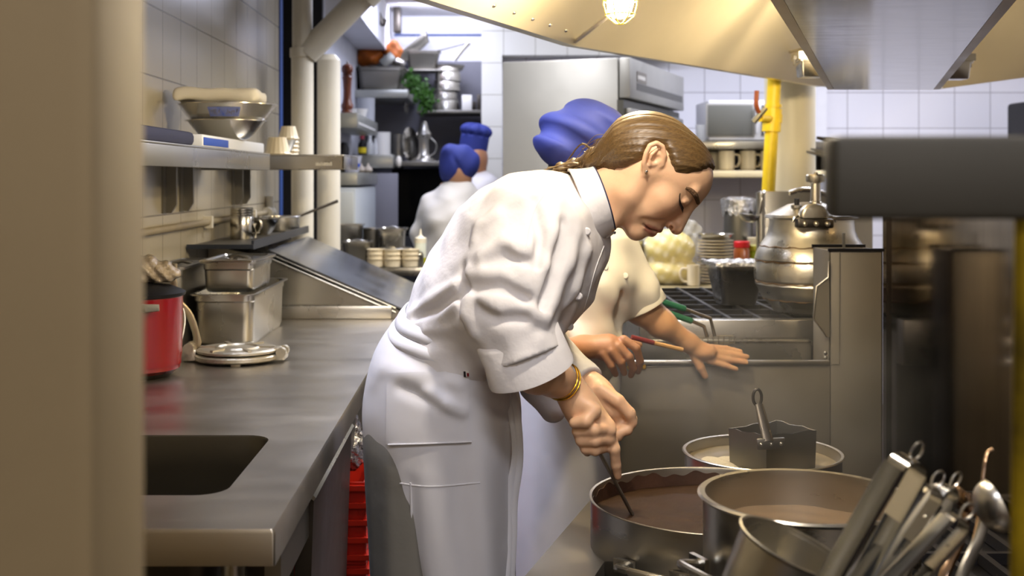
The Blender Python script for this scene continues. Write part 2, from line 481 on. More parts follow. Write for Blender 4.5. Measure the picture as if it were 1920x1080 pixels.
mb.loft([ring(ringpts(X0+.01, X1-.012, Y0+.012, Y1, .004), ZT-.05), ring(ringpts(X0, X1, Y0, Y1, .004), ZT-.05), ring(out, ZT-.006), ring(ringpts(X0+.003, X1-.003, Y0+.003, Y1-.003, .004), ZT), ring(lip, ZT)], cap=False)
mb.build('top', M_stw, t)
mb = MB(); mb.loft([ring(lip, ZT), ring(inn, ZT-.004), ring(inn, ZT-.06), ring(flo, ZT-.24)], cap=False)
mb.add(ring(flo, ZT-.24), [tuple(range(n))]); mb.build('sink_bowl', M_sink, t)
mb = MB(); mb.rbox(X0, X1-.03, Y1-.012, Y1, ZT, ZT+.045, .004); mb.build('upstand', M_st, t)
for x in (X0+.06, X1-.09):
    for y in (Y0+.16, 2.75, Y1-.1):
        MB().tube([(x, y, 0), (x, y, ZT-.05)], .019, 14).build('leg', M_st, t)
# front apron rail and hanging cover panel under the edge
mb = MB(); mb.box(-.335, -.31, 1.78, 3.9, ZT-.15, ZT-.05); mb.build('rail', M_std, t)
mb = MB(); mb.box(X0+.03, -.33, 1.75, 3.9, .24, .262); mb.build('undershelf', M_std, t)
# cover panel leaning out below the edge
t = thing('bin_cover', 'folded steel cover hanging under the worktop edge, left of the red crates', 'cover', (-.31, 2.3, .3))
lipp = [(-.322, .815), (-.296, .790), (-.300, .785), (-.33, .81)]
mb = MB(); mb.prism([(x, 2.05, z) for x, z in lipp], (0, .60, 0)); mb.build('folded_lip', M_st, t)
mb = MB(); mb.prism([(x, 2.06, z) for x, z in ((-.301, .787), (-.318, .30), (-.335, .30), (-.335, .79))], (0, .58, 0)); mb.build('cover_panel', M_stg, t)
mb = MB(); mb.box(-.43, -.335, 2.03, 2.055, .262, .80); mb.build('cabinet_side', M_stg, t)

# red crates beneath
def crate(loc, label):
    t = thing('crate', label, 'crate', (0, 0, 0), 'red crates under the worktop')
    mb = MB(); w, d, h, k = .17, .26, .19, .006
    for s in (-1, 1):
        mb.box(-w, w, s*d-k*.5, s*d+k*.5, 0, h); mb.box(s*w-k*.5, s*w+k*.5, -d, d, 0, h)
    mb.box(-w, w, -d, d, 0, k); mb.build('shell', M_redcrate, t)
    for z in (.012, .052, .092, .132, .172):
        mb = MB()
        mb.box(-w-.012, w+.012, -d-.012, -d, z, z+.012).box(-w-.012, w+.012, d, d+.012, z, z+.012)
        mb.box(-w-.012, -w, -d, d, z, z+.012).box(w, w+.012, -d, d, z, z+.012); mb.build('rib', M_redcrate, t)
    t.location = loc
    return t
c0 = crate((-.45, 2.98, .262), 'red plastic crate at the bottom of the stack under the worktop')
copy_tree(c0, (-.45, 2.98, .454), label='red plastic crate on top of the stack under the worktop')
# plastic bag on the crates
def f_bag(p):
    d = ellipsoid(p, (-.33, 2.82, .70), (.045, .06, .055))
    d = smin(d, capsule(p, (-.325, 2.82, .72), (-.318, 2.80, .79), .018, .012), .03)
    return d+.006*np.sin(p[:, 0]*160+p[:, 2]*90)*np.sin(p[:, 1]*130+p[:, 2]*110)
tag(sdf_obj('plastic_bag', [(f_bag, (-.42, 2.7, .6), (-.24, 2.94, .84), .005, 1)], M_foil), 'crinkled clear bag resting on the red crates under the worktop', 'bag')

# ================================================================== ice bin with sloping cover at the far end of the worktop
t = thing('ice_bin', 'stainless bin with a long sloping lid at the far end of the worktop', 'bin', (-.6, 4.5, 0))
prof = [(-.945, .0), (-.29, .0), (-.29, .895), (-.727, 1.075), (-.945, 1.12)]
mb = MB(); mb.prism([(x, 4.0, z) for x, z in prof], (0, .88, 0)); mb.build('bin_body', M_st, t)
mb = MB(); lid = [(-.255, .888), (-.255, .894), (-.738, 1.106), (-.742, 1.100)]
mb.prism([(x, 3.985, z) for x, z in lid], (0, .90, 0)); mb.build('sloping_lid', steel('steel_lid', '#8e9299', .22, var=.45, stretch=(1, 1, 1), vscale=5, rvar=.1), t)
mb = MB(); mb.tube([P(510, 486, 3.985), P(742, 586, 3.985)], .0045, 8); mb.tube([P(510, 478, 3.985), P(742, 578, 3.985)], .003, 8); mb.build('edge_bead', M_stb, t)
mb = MB(); mb.rbox(-.945, -.738, 3.72, 4.88, 1.128, 1.134, .002); mb.build('ledge', M_std, t)
mb = MB(); mb.box(-.742, -.734, 3.72, 4.88, 1.122, 1.150); mb.box(-.945, -.734, 3.712, 3.72, 1.124, 1.138); mb.build('ledge_lip', mat('blue_grey_steel', '#4d5360', .35, 1.), t)

# ================================================================== left wall shelves
def wall_shelf(name, label, x0, x1, y0, y1, ztop, lipH, brackets, m):
    t = thing(name, label, 'shelf', ((x0+x1)/2, (y0+y1)/2, ztop))
    mb = MB(); mb.rbox(x0, x1, y0, y1, ztop-.006, ztop, .002); mb.build('board', m, t)
    mb = MB(); mb.rbox(x1-.008, x1, y0, y1, ztop-lipH, ztop-.006, .002); mb.box(x0, x1, y1-.008, y1, ztop-lipH, ztop-.006); mb.box(x0, x1, y0, y0+.008, ztop-lipH, ztop-.006); mb.build('front_lip', m, t)
    for y in brackets:
        mb = MB(); zz = ztop-.02
        mb.prism([(x0, y, zz), (x0+.036, y, zz), (x0+.036, y, zz-.14), (x0+.02, y, zz-.165), (x0, y, zz-.165)], (0, .012, 0))
        mb.box(x0, x0+.006, y-.03, y+.03, zz-.165, zz); mb.build('bracket', M_std, t)
    return t
wall_shelf('wall_shelf', 'long stainless wall shelf holding stacked bowls above the worktop', -.95, -.72, 1.9, 3.93, 1.43, .055, (2.6, 3.47, 3.67), M_st)
t = wall_shelf('wall_shelf', 'short far wall shelf with a small printed label, left of the drain pipes', -.95, -.50, 4.15, 4.6, 1.432, .052, (4.42, 4.56), M_st)
mb = MB(); random.seed(3); x = -.60
for i in range(9):
    w = random.uniform(.003, .006); mb.box(x, x+w, 4.1488, 4.15, 1.392, 1.392+random.uniform(.009, .014)); x += w+.002
mb.build('printed_label', M_whitecer, t)

# ================================================================== alcove shelves
def board(label, x0, x1, y0, y1, z, h, m):
    t = thing('storage_shelf', label, 'shelf', ((x0+x1)/2, (y0+y1)/2, z))
    MB().rbox(x0, x1, y0, y1, z-h, z, .003).build('board', m, t)
    return t
M_shelfw = mat('pale_shelf', '#a3a49e', .35, .6, var=.1)
b = board('pale alcove shelf that carries the wooden pepper mill', -.8, -.638, 5.85, 6.95, 1.674, .075, M_shelfw)
MB().box(-.640, -.636, 5.9, 6.8, 1.618, 1.630).build('edge_strip', M_whitecer, b)
board('pale lower alcove shelf below the pepper mill shelf', -.8, -.638, 5.85, 6.95, 1.376, .065, M_shelfw)
board('mid alcove shelf carrying bottles and tall tubs', -.8, -.55, 7.0, 7.9, 1.487, .08, M_shelfw)
board('high alcove shelf carrying the deep pan of orange bags', -.8, -.475, 7.2, 7.95, 1.89, .05, M_shelfw)
board('dark alcove shelf carrying the tower of stacked pans', -.44, -.03, 7.5, 7.98, 1.782, .02, M_std)
board('dark alcove shelf carrying the mixer', -.55, -.03, 7.1, 7.95, 1.45, .03, M_std)
t = thing('range_cooker', 'black range cooker along the back of the alcove', 'range', (-.3, 7.3, 0))
MB().rbox(-.62, -.03, 7.0, 7.95, 0, 1.0, .01).build('oven_body', M_black, t)
MB().rbox(-.62, -.03, 7.75, 7.95, 1.0, 1.41, .01).build('back_guard', M_black, t)
MB().rbox(-.60, -.05, 7.02, 7.7, 1.0, 1.02, .004).build('hob', M_blackshine, t)
MB().rbox(-.75, -.52, 6.98, 7.0, 1.0, 1.376, .004).build('side_screen', M_greywall, t)
t = thing('cold_cabinet', 'pale grey cabinet standing under the lower alcove shelf', 'cabinet', (-.72, 6.4, 0))
MB().rbox(-.795, -.645, 5.84, 6.9, 0, 1.30, .006).build('cabinet_body', mat('pale_cab', '#b9bfc2', .4), t)
MB().rbox(-.79, -.655, 5.832, 5.84, 1.10, 1.28, .003).build('cabinet_door', mat('pale_cab2', '#c4c8c6', .4), t)
# prep counter of the alcove
t = thing('prep_table', 'steel prep table full of pans beyond the sloping lid', 'table', (-.42, 5.6, 0))
MB().rbox(-.64, -.12, 5.36, 5.8, .90, .94, .004).build('top', M_st, t)
MB().rbox(-.62, -.14, 5.4, 5.78, .3, .33, .004).build('undershelf', M_std, t)
for x in (-.6, -.16):
    for y in (5.41, 5.75): MB().tube([(x, y, 0), (x, y, .9)], .018, 12).build('leg', M_st, t)

# ================================================================== fridge
t = thing('fridge', 'tall stainless upright fridge standing in front of the tiled back wall', 'fridge', (.6, 5.3, 0))
fx = Vector((.37, .93, 0)).normalized(); fy = Vector((-.93, .37, 0)).normalized()
FM = Matrix(((fx.x, fy.x, 0, .6), (fx.y, fy.y, 0, 5.3), (0, 0, 1, 0), (0, 0, 0, 1)))
M_fr = mat('steel_fridge', '#a09f9b', .42, .5, var=.05, vscale=3, rvar=.08)
M_frd = mat('fridge_dark', '#55544f', .4, .5)
MB().rbox(0, 1.14, 0, .56, .1, 1.892, .006, FM).build('cabinet_body', M_fr, t)
MB().box(-.02, 1.14, -.03, -.0, .12, 1.70, FM).build('door_gap', M_frd, t)
MB().rbox(.02, .57, -.055, -.012, .12, 1.665, .006, FM).rbox(.02, .08, -.09, -.05, .7, 1.3, .01, FM).build('door', M_fr, t)
MB().rbox(.585, 1.13, -.055, -.012, .12, 1.665, .006, FM).build('door', M_fr, t)
g = MB().rbox(.0, 1.14, -.055, -.005, 1.71, 1.892, .004, FM).build('top_panel', M_fr, t)
MB().box(.12, 1.10, -.0565, -.055, 1.752, 1.785, FM).build('vent_slot', M_frd, t)
MB().box(.12, .30, -.0575, -.055, 1.79, 1.84, FM).build('badge', mat('badge', '#6f6a62', .4), t)
mb = MB()
for i in range(7): mb.box(.135+i*.02, .148+i*.02, -.0585, -.0572, 1.805, 1.822, FM)
mb.build('badge_lettering', M_whitecer, t)
mb = MB(); mb.box(.78, 1.0, -.0575, -.055, 1.58, 1.63, FM).box(.82, 1.0, -.0575, -.055, 1.55, 1.572, FM); mb.build('label', M_whitecer, t)
for x in (.05, 1.08):
    for y in (.05, .5): MB().lathe([(.02, 0), (.02, .1)], FM @ Vector((x, y, 0)), 12).build('foot', M_std, t)

# ================================================================== hood, overshelf
HA0 = Vector((-.42, 1.83, 1.733)); HB = Vector((.263, 3.40, 1.733)); HC = Vector((1.43, 4.93, 1.733))
HB1 = Vector((.787, 3.29, 2.2)); HA1 = HB1+(HA0-HB)*.95; HC1 = HB1+(HC-HB)*.62
dn = Vector((.945, -.327, 0))
t = thing('extractor_hood', 'big stainless extractor hood over the cooking line, lit inside by a caged lamp', 'hood', (.6, 3., 1.733))
def quadthick(mb, a, b, c, d, n, th):
    n = n.normalized()*th; return mb.prism([a, b, c, d], n)
mb = MB()
quadthick(mb, HA0, HB, HB1, HA1, (HB-HA0).cross(HB1-HB), .004)
mb.build('left_face', M_hood, t)
mb = MB(); quadthick(mb, HB, HC, HC1, HB1, (HC-HB).cross(HC1-HC), .004); mb.build('back_face', M_hood, t)
mb = MB()   # folded drip rim
for a, b in ((HA0, HB), (HB, HC)):
    d = (b-a).normalized(); o = Vector((-d.y, d.x, 0))
    mb.prism([a, b, b+o*.035, a+o*.035], (0, 0, .012)); mb.prism([a-o*.004, b-o*.004, b+o*.004, a+o*.004], (0, 0, .034))
mb.build('drip_rim', steel('steel_rim', '#cdc5b4', .3, var=.05), t)
mb = MB()   # outer skirt
for a, b in ((HA0, HB), (HB, HC)):
    d = (b-a).normalized(); o = Vector((-d.y, d.x, 0))*.035
    mb.prism([a+o, b+o, b+o+Vector((0, 0, .7)), a+o+Vector((0, 0, .7))], o*.1)
mb.build('outer_skirt', M_hood, t)
q = HA1+Vector((1.5, -.52, 0)); q2 = HC1+Vector((1.0, -.8, 0))
mb = MB(); mb.prism([HA1, HB1, HC1, q2, q], (0, 0, .02)); mb.build('top_panel', M_hood, t)
for s in np.linspace(.60, .97, 6):
    p = HA0.lerp(HB, float(s)); u = (HB1-HB).normalized(); MB().sphere(p+u*.035+dn*.004, .006, n=6).build('rivet', M_st, t)
# right-hand bank of the hood, across the overshelf
D0 = P(1768, 166, 4.6); D1 = Vector((2.5, 4.35, D0.z+.09)); D2 = Vector((2.3, 4.2, 2.3)); D3 = Vector((1.62, 4.1, 2.2))
E0 = Vector((1.30, 2.2, 2.2)); E1 = Vector((2.4, 2.6, 2.3))
mb = MB(); mb.prism([D0, D1, D2, D3], (0, .004, 0)); mb.build('right_face', M_hood, t)
d = (D1-D0)
mb = MB(); mb.prism([D0, D1, D1+Vector((0, .03, 0)), D0+Vector((0, .03, 0))], (0, 0, .02)); mb.build('drip_rim', MATS['steel_rim'], t)

# overshelf: a closed stainless box girder hanging below the hood (its polished underside mirrors the cooks)
t = thing('overshelf', 'polished stainless overshelf hanging beneath the middle of the hood', 'shelf', (1.0, 3., 1.65))
O = [Vector((.504, 1.98, 1.65)), Vector((.882, 1.98, 1.65)), Vector((1.527, 4.0, 1.65)), Vector((1.19, 4.0, 1.65))]
dl = (O[3]-O[0]).normalized(); O[0] = O[0]-dl*.55; O[1] = O[1]-dl*.55
mb = MB(); mb.prism(O, (0, 0, .006)); mb.build('underside', M_over, t)
mb = MB()
for a, b, s in ((O[0], O[3], -1), (O[1], O[2], 1)):
    o = Vector((dl.y, -dl.x, 0))*s
    mb.prism([a+o*.001, b+o*.001, b+o*.012, a+o*.012], (0, 0, .055)); mb.prism([a+o*.012, b+o*.012, b+o*.022, a+o*.022], (0, 0, .006))
mb.build('side_channel', M_hood, t)
mb = MB(); mb.prism([O[2], O[3], O[3]+Vector((0, .006, 0)), O[2]+Vector((0, .006, 0))], (0, 0, .06)); mb.build('end_plate', M_hood, t)
mb = MB()
for a in (O[3]-dl*.3, O[2]-dl*.3, O[0]+dl*.6, O[1]+dl*.6): mb.tube([a+Vector((0, 0, .03)), a+Vector((0, 0, .56))], .008, 8)
mb.build('hanger_rod', M_st, t)
mb = MB(); o = O[0]+dl*.45
mb.prism([o+Vector((.02, 0, .008)), o+Vector((.36, 0, .008)), o+dl*.5+Vector((.36, 0, .008)), o+dl*.5+Vector((.02, 0, .008))], (0, 0, .02)); mb.build('tray', mat('green_tray', '#48564a', .6), t)

# grease cups hanging from the hood gutter
def cup(loc, label):
    t = thing('grease_cup', label, 'cup', (0, 0, 0), 'grease cups under the hood gutter')
    mb = MB(); s = .040
    mb.loft([[Vector((x*k, y*k, z)) for x, y in ringpts(-s, s, -s, s, .008, 3)] for k, z in ((.82, -.052), (.9, -.048), (1, 0), (1.16, 0), (1.16, .005), (.98, .005), (.86, -.044))], cap=True)
    mb.build('cup_body', M_stb, t)
    mb = MB(); mb.box(-.05, .05, -.05, .05, .006, .03); mb.box(-.055, -.05, -.004, .004, -.012, .02).box(.05, .055, -.004, .004, -.012, .02); mb.build('hanger', M_st, t); t.location = loc; return t
c = cup(P(1519, 116, 3.9), 'small steel grease cup left of the overshelf')
copy_tree(c, P(1790, 120, 3.9), label='small steel grease cup right of the overshelf')

# caged lamp
LP = P(1163, 2, 2.6)
t = thing('caged_lamp', 'glowing caged bulkhead lamp hanging inside the hood', 'lamp', LP)
mb = MB(); mb.lathe([(.001, -.040), (.014, -.037), (.024, -.025), (.029, -.007), (.029, .03)], LP, 28); mb.build('globe', mat('lamp_glow', '#fff0c8', .3, emit='#ffe6b4', estr=900), t)
mb = MB()
for k in range(6):
    a = 2*pi*k/6; mb.tube([LP+Vector((cos(a)*r, sin(a)*r, z)) for r, z in ((.036, .03), (.037, -.008), (.030, -.034), (.012, -.049), (0, -.051))], .0016, 6)
for r, z in ((.0375, 0), (.033, -.03)): mb.tube([LP+Vector((cos(2*pi*i/24)*r, sin(2*pi*i/24)*r, z)) for i in range(25)], .0016, 6)
mb.build('cage', M_yel, t)
mb = MB(); mb.lathe([(.034, .03), (.042, .034), (.042, .07), (.02, .09), (.012, .1), (.012, .42)], LP, 24); mb.build('lamp_base', M_std, t)
mb = MB(); mb.tube([LP+Vector((-.02, 0, .06)), P(1140, 30, 2.75), P(1079, 78, 3.36)], .006, 8); mb.build('conduit', M_hood, t)
l2 = copy_tree(t, Vector((.22, 1.75, 1.92)), label='added second caged lamp, out of view nearest the camera')  # unseen lamp, added to light the chef's face and the pots
for k in kids(l2):
    if k.name.startswith('globe'): k.data = k.data.copy(); k.data.materials[0] = mat('added_lamp_glow', '#fff6e8', .3, emit='#fff1de', estr=850)
copy_tree(t, Vector((1.18, 3.62, 1.82)), label='added third caged lamp, hidden deep inside the hood')  # unseen lamp, added to brighten the hood's back face

# ================================================================== right back corner: microwave shelves
Ym = 6.2
t = thing('wall_rack', 'stainless double wall rack holding the microwave above cream mugs', 'rack', (1.5, 6.4, 1.4))
MB().rbox(.96, 2.0, 6.08, 7.0, 1.50, 1.54, .004).build('shelf_board', M_st, t)
MB().rbox(.96, 2.0, 6.08, 7.0, 1.35, 1.386, .004).build('shelf_board', mat('cream_shelf', '#d9c9a0', .4), t)
for x in (.98, 1.98): MB().rbox(x-.015, x+.015, 6.1, 7.0, 1.386, 1.50, .003).build('side_plate', M_st, t)
t = thing('microwave', 'silver microwave oven with a grey window on the upper rack shelf', 'microwave', (1.4, 6.3, 1.54))
MB().rbox(1.165, 1.66, 6.13, 6.5, 1.545, 1.755, .008).build('case', mat('silver_case', '#c9c9cc', .45, .3), t)
x0, z0 = XZ(1327, 254, 6.128); x1, z1 = XZ(1411, 197, 6.128)
MB().rbox(x0, x1, 6.122, 6.13, z0, z1, .004).build('window', mat('mw_window', '#5a5a54', .5), t)
mb = MB(); mb.rbox(x0-.01, x1+.01, 6.126, 6.1305, z0-.008, z1+.008, .003); mb.build('window_frame', mat('mw_frame', '#8f8d88', .5), t)
x2, z2 = XZ(1428, 200, 6.128)
MB().rbox(x2, 1.64, 6.124, 6.13, z0, z1, .002).build('keypad', mat('mw_pad', '#4b4b50', .4), t)
mb = MB()
for i in range(4):
    for j in range(6): mb.box(x2+.01+i*.025, x2+.028+i*.025, 6.121, 6.124, z0+.012+j*.017, z0+.022+j*.017)
mb.build('keypad_button', M_whitecer, t)
MB().rbox(x1+.012, x1+.022, 6.105, 6.13, z0+.01, z1-.01, .003).build('handle', MATS['silver_case'], t)
for x in (1.2, 1.62):
    for y in (6.16, 6.46): MB().lathe([(.012, 1.54), (.012, 1.546)], (x, y, 0), 10).build('foot', M_black, t)
# mugs upside-down on the lower shelf
def mug(loc, label, rz=0, h=.105, r=.042, m=None, group='mugs on the lower rack shelf'):
    t = thing('mug', label, 'mug', (0, 0, 0), group); m = m or M_ceram
    MB().lathe([(.0, .0), (r*.8, 0), (r, .006), (r, h), (r-.004, h), (r-.005, .01), (0, .008)], n=28).build('mug_body', m, t)
    mb = MB(); mb.tube(spline([(r-.002, 0, h*.82), (r+.022, 0, h*.80), (r+.028, 0, h*.5), (r+.016, 0, h*.24), (r-.002, 0, h*.2)], 5), .0055, 8); mb.build('handle', m, t)
    t.rotation_euler.z = rz; t.location = loc; return t
gm = mug((P(1362, 300, 6.2).x, 6.2, 1.386), 'cream mug directly right of the bowed head, first on the lower rack shelf')
copy_tree(gm, (P(1402, 300, 6.22).x, 6.22, 1.386), label='cream mug second along the lower rack shelf, handle to the right')
copy_tree(gm, (P(1441, 300, 6.2).x, 6.2, 1.386), label='cream mug on the lower rack shelf half hidden by the yellow pipe')
copy_tree(gm, (P(1340, 300, 6.4).x, 6.4, 1.386), label='cream mug at the back of the lower rack shelf, farthest left')
# glass jug handle on the microwave shelf
t = thing('glass_jug', 'upturned glass on the rack shelf just left of the microwave', 'glass', (1.12, 6.25, 1.54))
MB().lathe([(.03, 0), (.036, .002), (.04, .09), (.038, .09), (.03, .004)], (P(1318, 262, 6.22).x, 6.22, 1.54), 24).build('glass_body', M_glass, t)

# yellow gas pipe
t = thing('gas_pipe', 'bright yellow gas pipe with a lever valve in front of the cream column', 'pipe', (1.147, 4.72, 0))
mb = MB(); mb.tube([P(1440, 372, 4.72), P(1452, 150, 4.72), P(1458, 20, 4.72)], [.0265, .0275, .0275], 24); mb.tube([P(1440, 372, 4.72), P(1440, 372, 4.72)*1-Vector((0, 0, 1.25))], .0265, 20); mb.build('pipe_run', M_yel, t)
mb = MB()
for a, b, r in (((1446, 247), (1449, 204), .037), ((1447, 230), (1448, 214), .041), ((1450, 196), (1450, 202), .033)): mb.tube([P(*a, 4.72), P(*b, 4.72)], r, 24)
mb.tube([P(1446, 222, 4.70), P(1425, 222, 4.60)], .014, 12)
mb.build('valve_body', M_yel, t)
mb = MB(); mb.tube(spline([P(1426, 219, 4.6), P(1421, 207, 4.58), P(1418, 195, 4.57), P(1419, 170, 4.57)], 5), .006, 10, flat=1.6); mb.build('lever', mat('red_lever', '#a5562f', .5), t)
mb = MB(); mb.tube([P(1413, 229, 4.585), P(1436, 202, 4.585)], [.012, .010], 10, flat=.5); mb.build('lever', mat('grey_lever', '#6f6c60', .4, .6), t)

# utensils hung on the column
t = thing('hanging_spatula', 'thin dark spatula blade sticking out of the column, upper one', 'spatula', P(1535, 262, 4.9))
mb = MB(); a = P(1531, 258, 5.165); b = P(1580, 268, 5.17); mb.tube([a, a.lerp(b, .5), b], [.006, .012, .010], 10, flat=.25, up=(0, 0, 1)); mb.build('handle', M_stg, t)
MB().tube([b, P(1600, 272, 5.17)], .006, 8).build('blade', M_st, t)
for lab, pts in (('longer dark spatula with a pale edge below it on the column', ((1520, 279), (1585, 294))), ('lowest spatula on the column with a curved back', ((1512, 284), (1590, 300)))):
    t = thing('hanging_spatula', lab, 'spatula', P(1550, 285, 5.1), 'spatulas on the column'); a = P(*pts[0], 5.165); b = P(*pts[1], 5.17)
    MB().tube([a, a.lerp(b, .3), b], [.003, .010, .012], 10, flat=.25, up=(0, 0, 1)).build('blade', M_std, t)
    MB().tube([b, b+(b-a)*.5], .006, 8).build('handle', M_stg, t)

# black appliance at far right
t = thing('black_cabinet', 'black upright appliance at the far right edge', 'cabinet', (3.14, 6.25, 0))
MB().rbox(2.93, 3.36, 5.9, 6.6, 0, 1.765, .02).build('cabinet_body', M_blackshine, t)
MB().box(2.97, 3.32, 5.89, 5.9, .2, 1.7).build('door', M_black, t)

# ================================================================== dark shelf edge and pole near the camera on the right
t = thing('pass_shelf', 'dark grey shelf edge crossing the right foreground', 'shelf', (.7, .8, 1.35))
MB().rbox(.236, 1.2, .79, .825, 1.3215, 1.3785, .006).build('board', mat('dark_shelf', '#3b3933', .6, .1, var=.08), t)
t = thing('yellow_pole', 'thin worn yellow pole at the right edge of the picture', 'pole', (.44, 1.0, .72))
MB().tube([(.4495, 1.0, .72), (.3715, .81, 1.323)], .0060, 14).build('pole_tube', mat('old_yellow', '#94800f', .6, var=.7, vscale=14), t)
# ================================================================== helpers for pans
def rr(x0, x1, y0, y1, r, z, n=5): return [Vector((x, y, z)) for x, y in ringpts(x0, x1, y0, y1, r, n)]
def gn_pan(name, label, cat, loc, w, d, h, rz=0, m=None, group=None, lid=None, taper=.88, rad=.025, th=.0025):
    """gastronorm steel pan: w wide, d deep, h high; loc is the centre of its base"""
    m = m or M_st; t = thing(name, label, cat, (0, 0, 0), group); w /= 2; d /= 2; k = taper
    R_ = lambda s, z, r=rad, e=0: rr(-w*s-e, w*s+e, -d*s-e, d*s+e, r, z)
    mb = MB(); mb.loft([R_(k*.93, 0, rad*1.2), R_(k*.97, .004, rad*1.2), R_(k, .015), R_(.955, h-.025), R_(.985, h-.02), R_(.985, h-.004), R_(1, h-.003, rad, .009), R_(1, h, rad, .009), R_(.97, h), R_(.94, h-.022), R_(k*.97, .016), R_(k*.93, .008)], cap=True)
    mb.build('pan_body', m, t)
    if lid:
        lm = lid if not isinstance(lid, bool) else M_stb
        mb = MB(); mb.loft([R_(1, h+.001, rad, .010), R_(1, h+.005, rad, .010), R_(.93, h+.006), R_(.88, h-.001), R_(.3, h-.002)], cap=True); mb.build('lid', lm, t)
        mb = MB(); mb.lathe([(.045, h-.001), (.045, h+.002), (.036, h+.002), (.034, h-.001)], n=28); mb.tube([(-.03, 0, h+.002), (0, 0, h+.010), (.03, 0, h+.002)], .006, 8); mb.build('lid_grip', lm, t)
    t.rotation_euler.z = rz; t.location = loc; return t
def pot(name, label, cat, loc, r, h, m=None, th=.003, rim=.006, group=None, base_r=None, contents=None, handles=(), hz=.75, hm=None, taper=1.):
    m = m or M_st; t = thing(name, label, cat, (0, 0, 0), group); rb = r*taper
    MB().lathe([(0, 0), (rb-.012, 0), (rb-.003, .004), (rb, .014), (r, h-rim), (r+rim*.6, h-rim*.8), (r+rim, h-rim*.3), (r+rim*.6, h), (r-th, h-.001), (r-th-.001, h-rim*1.5), (rb-th, .014), (rb-.014, .006), (0, .005)], n=72).build('pot_body', m, t)
    if contents:
        mm, z, wav = contents; n = 64; vs = [(0, 0, z)]; fs = []
        for j in range(1, 15):
            for i in range(n):
                a = 2*pi*i/n; q = (r-th-.0005)*j/14; vs.append((q*cos(a), q*sin(a), z+wav*(sin(9*a+q*60)+sin(q*140-4*a))*.5))
        for i in range(n): fs.append((0, 1+i, 1+(i+1) % n))
        for j in range(13):
            for i in range(n): fs.append((1+j*n+i, 1+(j+1)*n+i, 1+(j+1)*n+(i+1) % n, 1+j*n+(i+1) % n))
        MB().add(vs, fs).build('contents', mm, t, ang=80)
    for a in handles:
        ca, sa = cos(R(a)), sin(R(a)); T = lambda u, v, z: (u*ca-v*sa, u*sa+v*ca, z)
        w = .055; mb = MB(); z = h*hz
        mb.tube(spline([T(r-.001, -w, z), T(r+.03, -w*.95, z+.006), T(r+.045, -w*.6, z+.01), T(r+.045, w*.6, z+.01), T(r+.03, w*.95, z+.006), T(r-.001, w, z)], 6), .0065, 10)
        for s in (-1, 1): mb.box(-.02, .02, -.004, .004, -.012, .012, Matrix.Translation(T(r+.002, s*w, z)) @ Matrix.Rotation(R(a+90), 4, 'Z'))
        mb.build('handle', hm or M_st, t)
    t.location = loc
    return t

# ================================================================== low range and its pots
t = thing('stock_range', 'low stockpot range set askew in front of the fryer', 'range', (.6, 2.2, 0))
fp = [(.036, 1.94), (.31, 2.78), (1.15, 2.78), (1.15, 1.56), (.30, 1.56)]
MB().prism([(x, y, 0) for x, y in fp], (0, 0, .60)).build('range_body', M_std, t)
a = Vector((.04, 1.95, .60)); b = Vector((.265, 2.64, .60)); d = (b-a).normalized(); o = Vector((d.y, -d.x, 0))
MB().prism([a, b, b+o*.115, a+o*.115], (0, 0, .058)).build('front_ledge', M_fry, t)
mb = MB()
gx = [(.22, .30)]
for i in range(12):
    x = .30+i*.072; mb.box(x, x+.014, 1.58, 2.74, .606, .628)
for j in range(6):
    y = 1.6+j*.22; mb.box(.27+max(0, (j-1)*.015), 1.13, y, y+.014, .604, .626)
mb.build('grate', M_black, t)
mb = MB(); mb.prism([(.2, 1.62, .6), (.36, 2.74, .6), (1.14, 2.74, .6), (1.14, 1.58, .6), (.3, 1.58, .6)], (0, 0, .004)); mb.build('drip_tray', M_blackshine, t)
for (x, y) in ((.43, 2.2), (.48, 1.75)):
    for r in (.05, .085): MB().lathe([(r, .604), (r+.012, .604), (r+.012, .618), (r, .618)], (x, y, 0), 36, close=True).build('burner_ring', M_black, t)

M_mole = mat('mole_sauce', '#34200f', .62, spec=.25, var=.18, vscale=14, bump=.2, bscale=25)
M_broth = mat('tan_broth', '#8a7357', .5, var=.1, vscale=10, bump=.1, bscale=20)
M_stock = mat('grey_stock', '#8d8168', .25, var=.2, vscale=10)
M_potin = steel('steel_pot', '#bdbab2', .3, var=.12, stretch=(2, 2, 10))
p1 = pot('braising_pot', 'wide shallow steel pot of dark brown mole being stirred by the bending chef', 'pot', (.430, 2.2, .628), .232, .122, M_potin, .0025, .003, contents=(M_mole, .086, .0018), handles=(232, 52), hz=.35)
# sauce clinging to the inside wall
mb = MB(); r = .2285; rows = []
random.seed(5); nn = 120
topz = [.106+.008*sin(i*.13+1)**2+.003*sin(i*.71) for i in range(nn+1)]
for k in range(2):
    rows.append([Vector((.430+r*cos(R(20+150*i/nn)), 2.2+r*sin(R(20+150*i/nn)), .628+(.082 if k == 0 else topz[i]))) for i in range(nn+1)])
mb.sheet(rows, .0012); mb.build('sauce_film', mat('sauce_film', '#4f3628', .5, var=.3, vscale=14, bump=.2, bscale=40), p1)
p2 = pot('stockpot', 'tall rolled-rim stockpot of tan sauce in front of the mole pot', 'pot', (.477, 1.75, .628), .150, .250, M_potin, .003, .0085, contents=(M_broth, .193, .0015), handles=(205, 25), hz=.60)
p3 = pot('steel_pot', 'steel pot of cloudy stock behind the mole pot with a square pan resting in it', 'pot', (.608, 2.575, .628), .168, .122, M_potin, .0025, .006, contents=(M_stock, .098, .0015))
t = thing('steeping_cloth', 'pale cloth bundle floating at the left side of the stock pot', 'cloth', (.50, 2.545, .726))
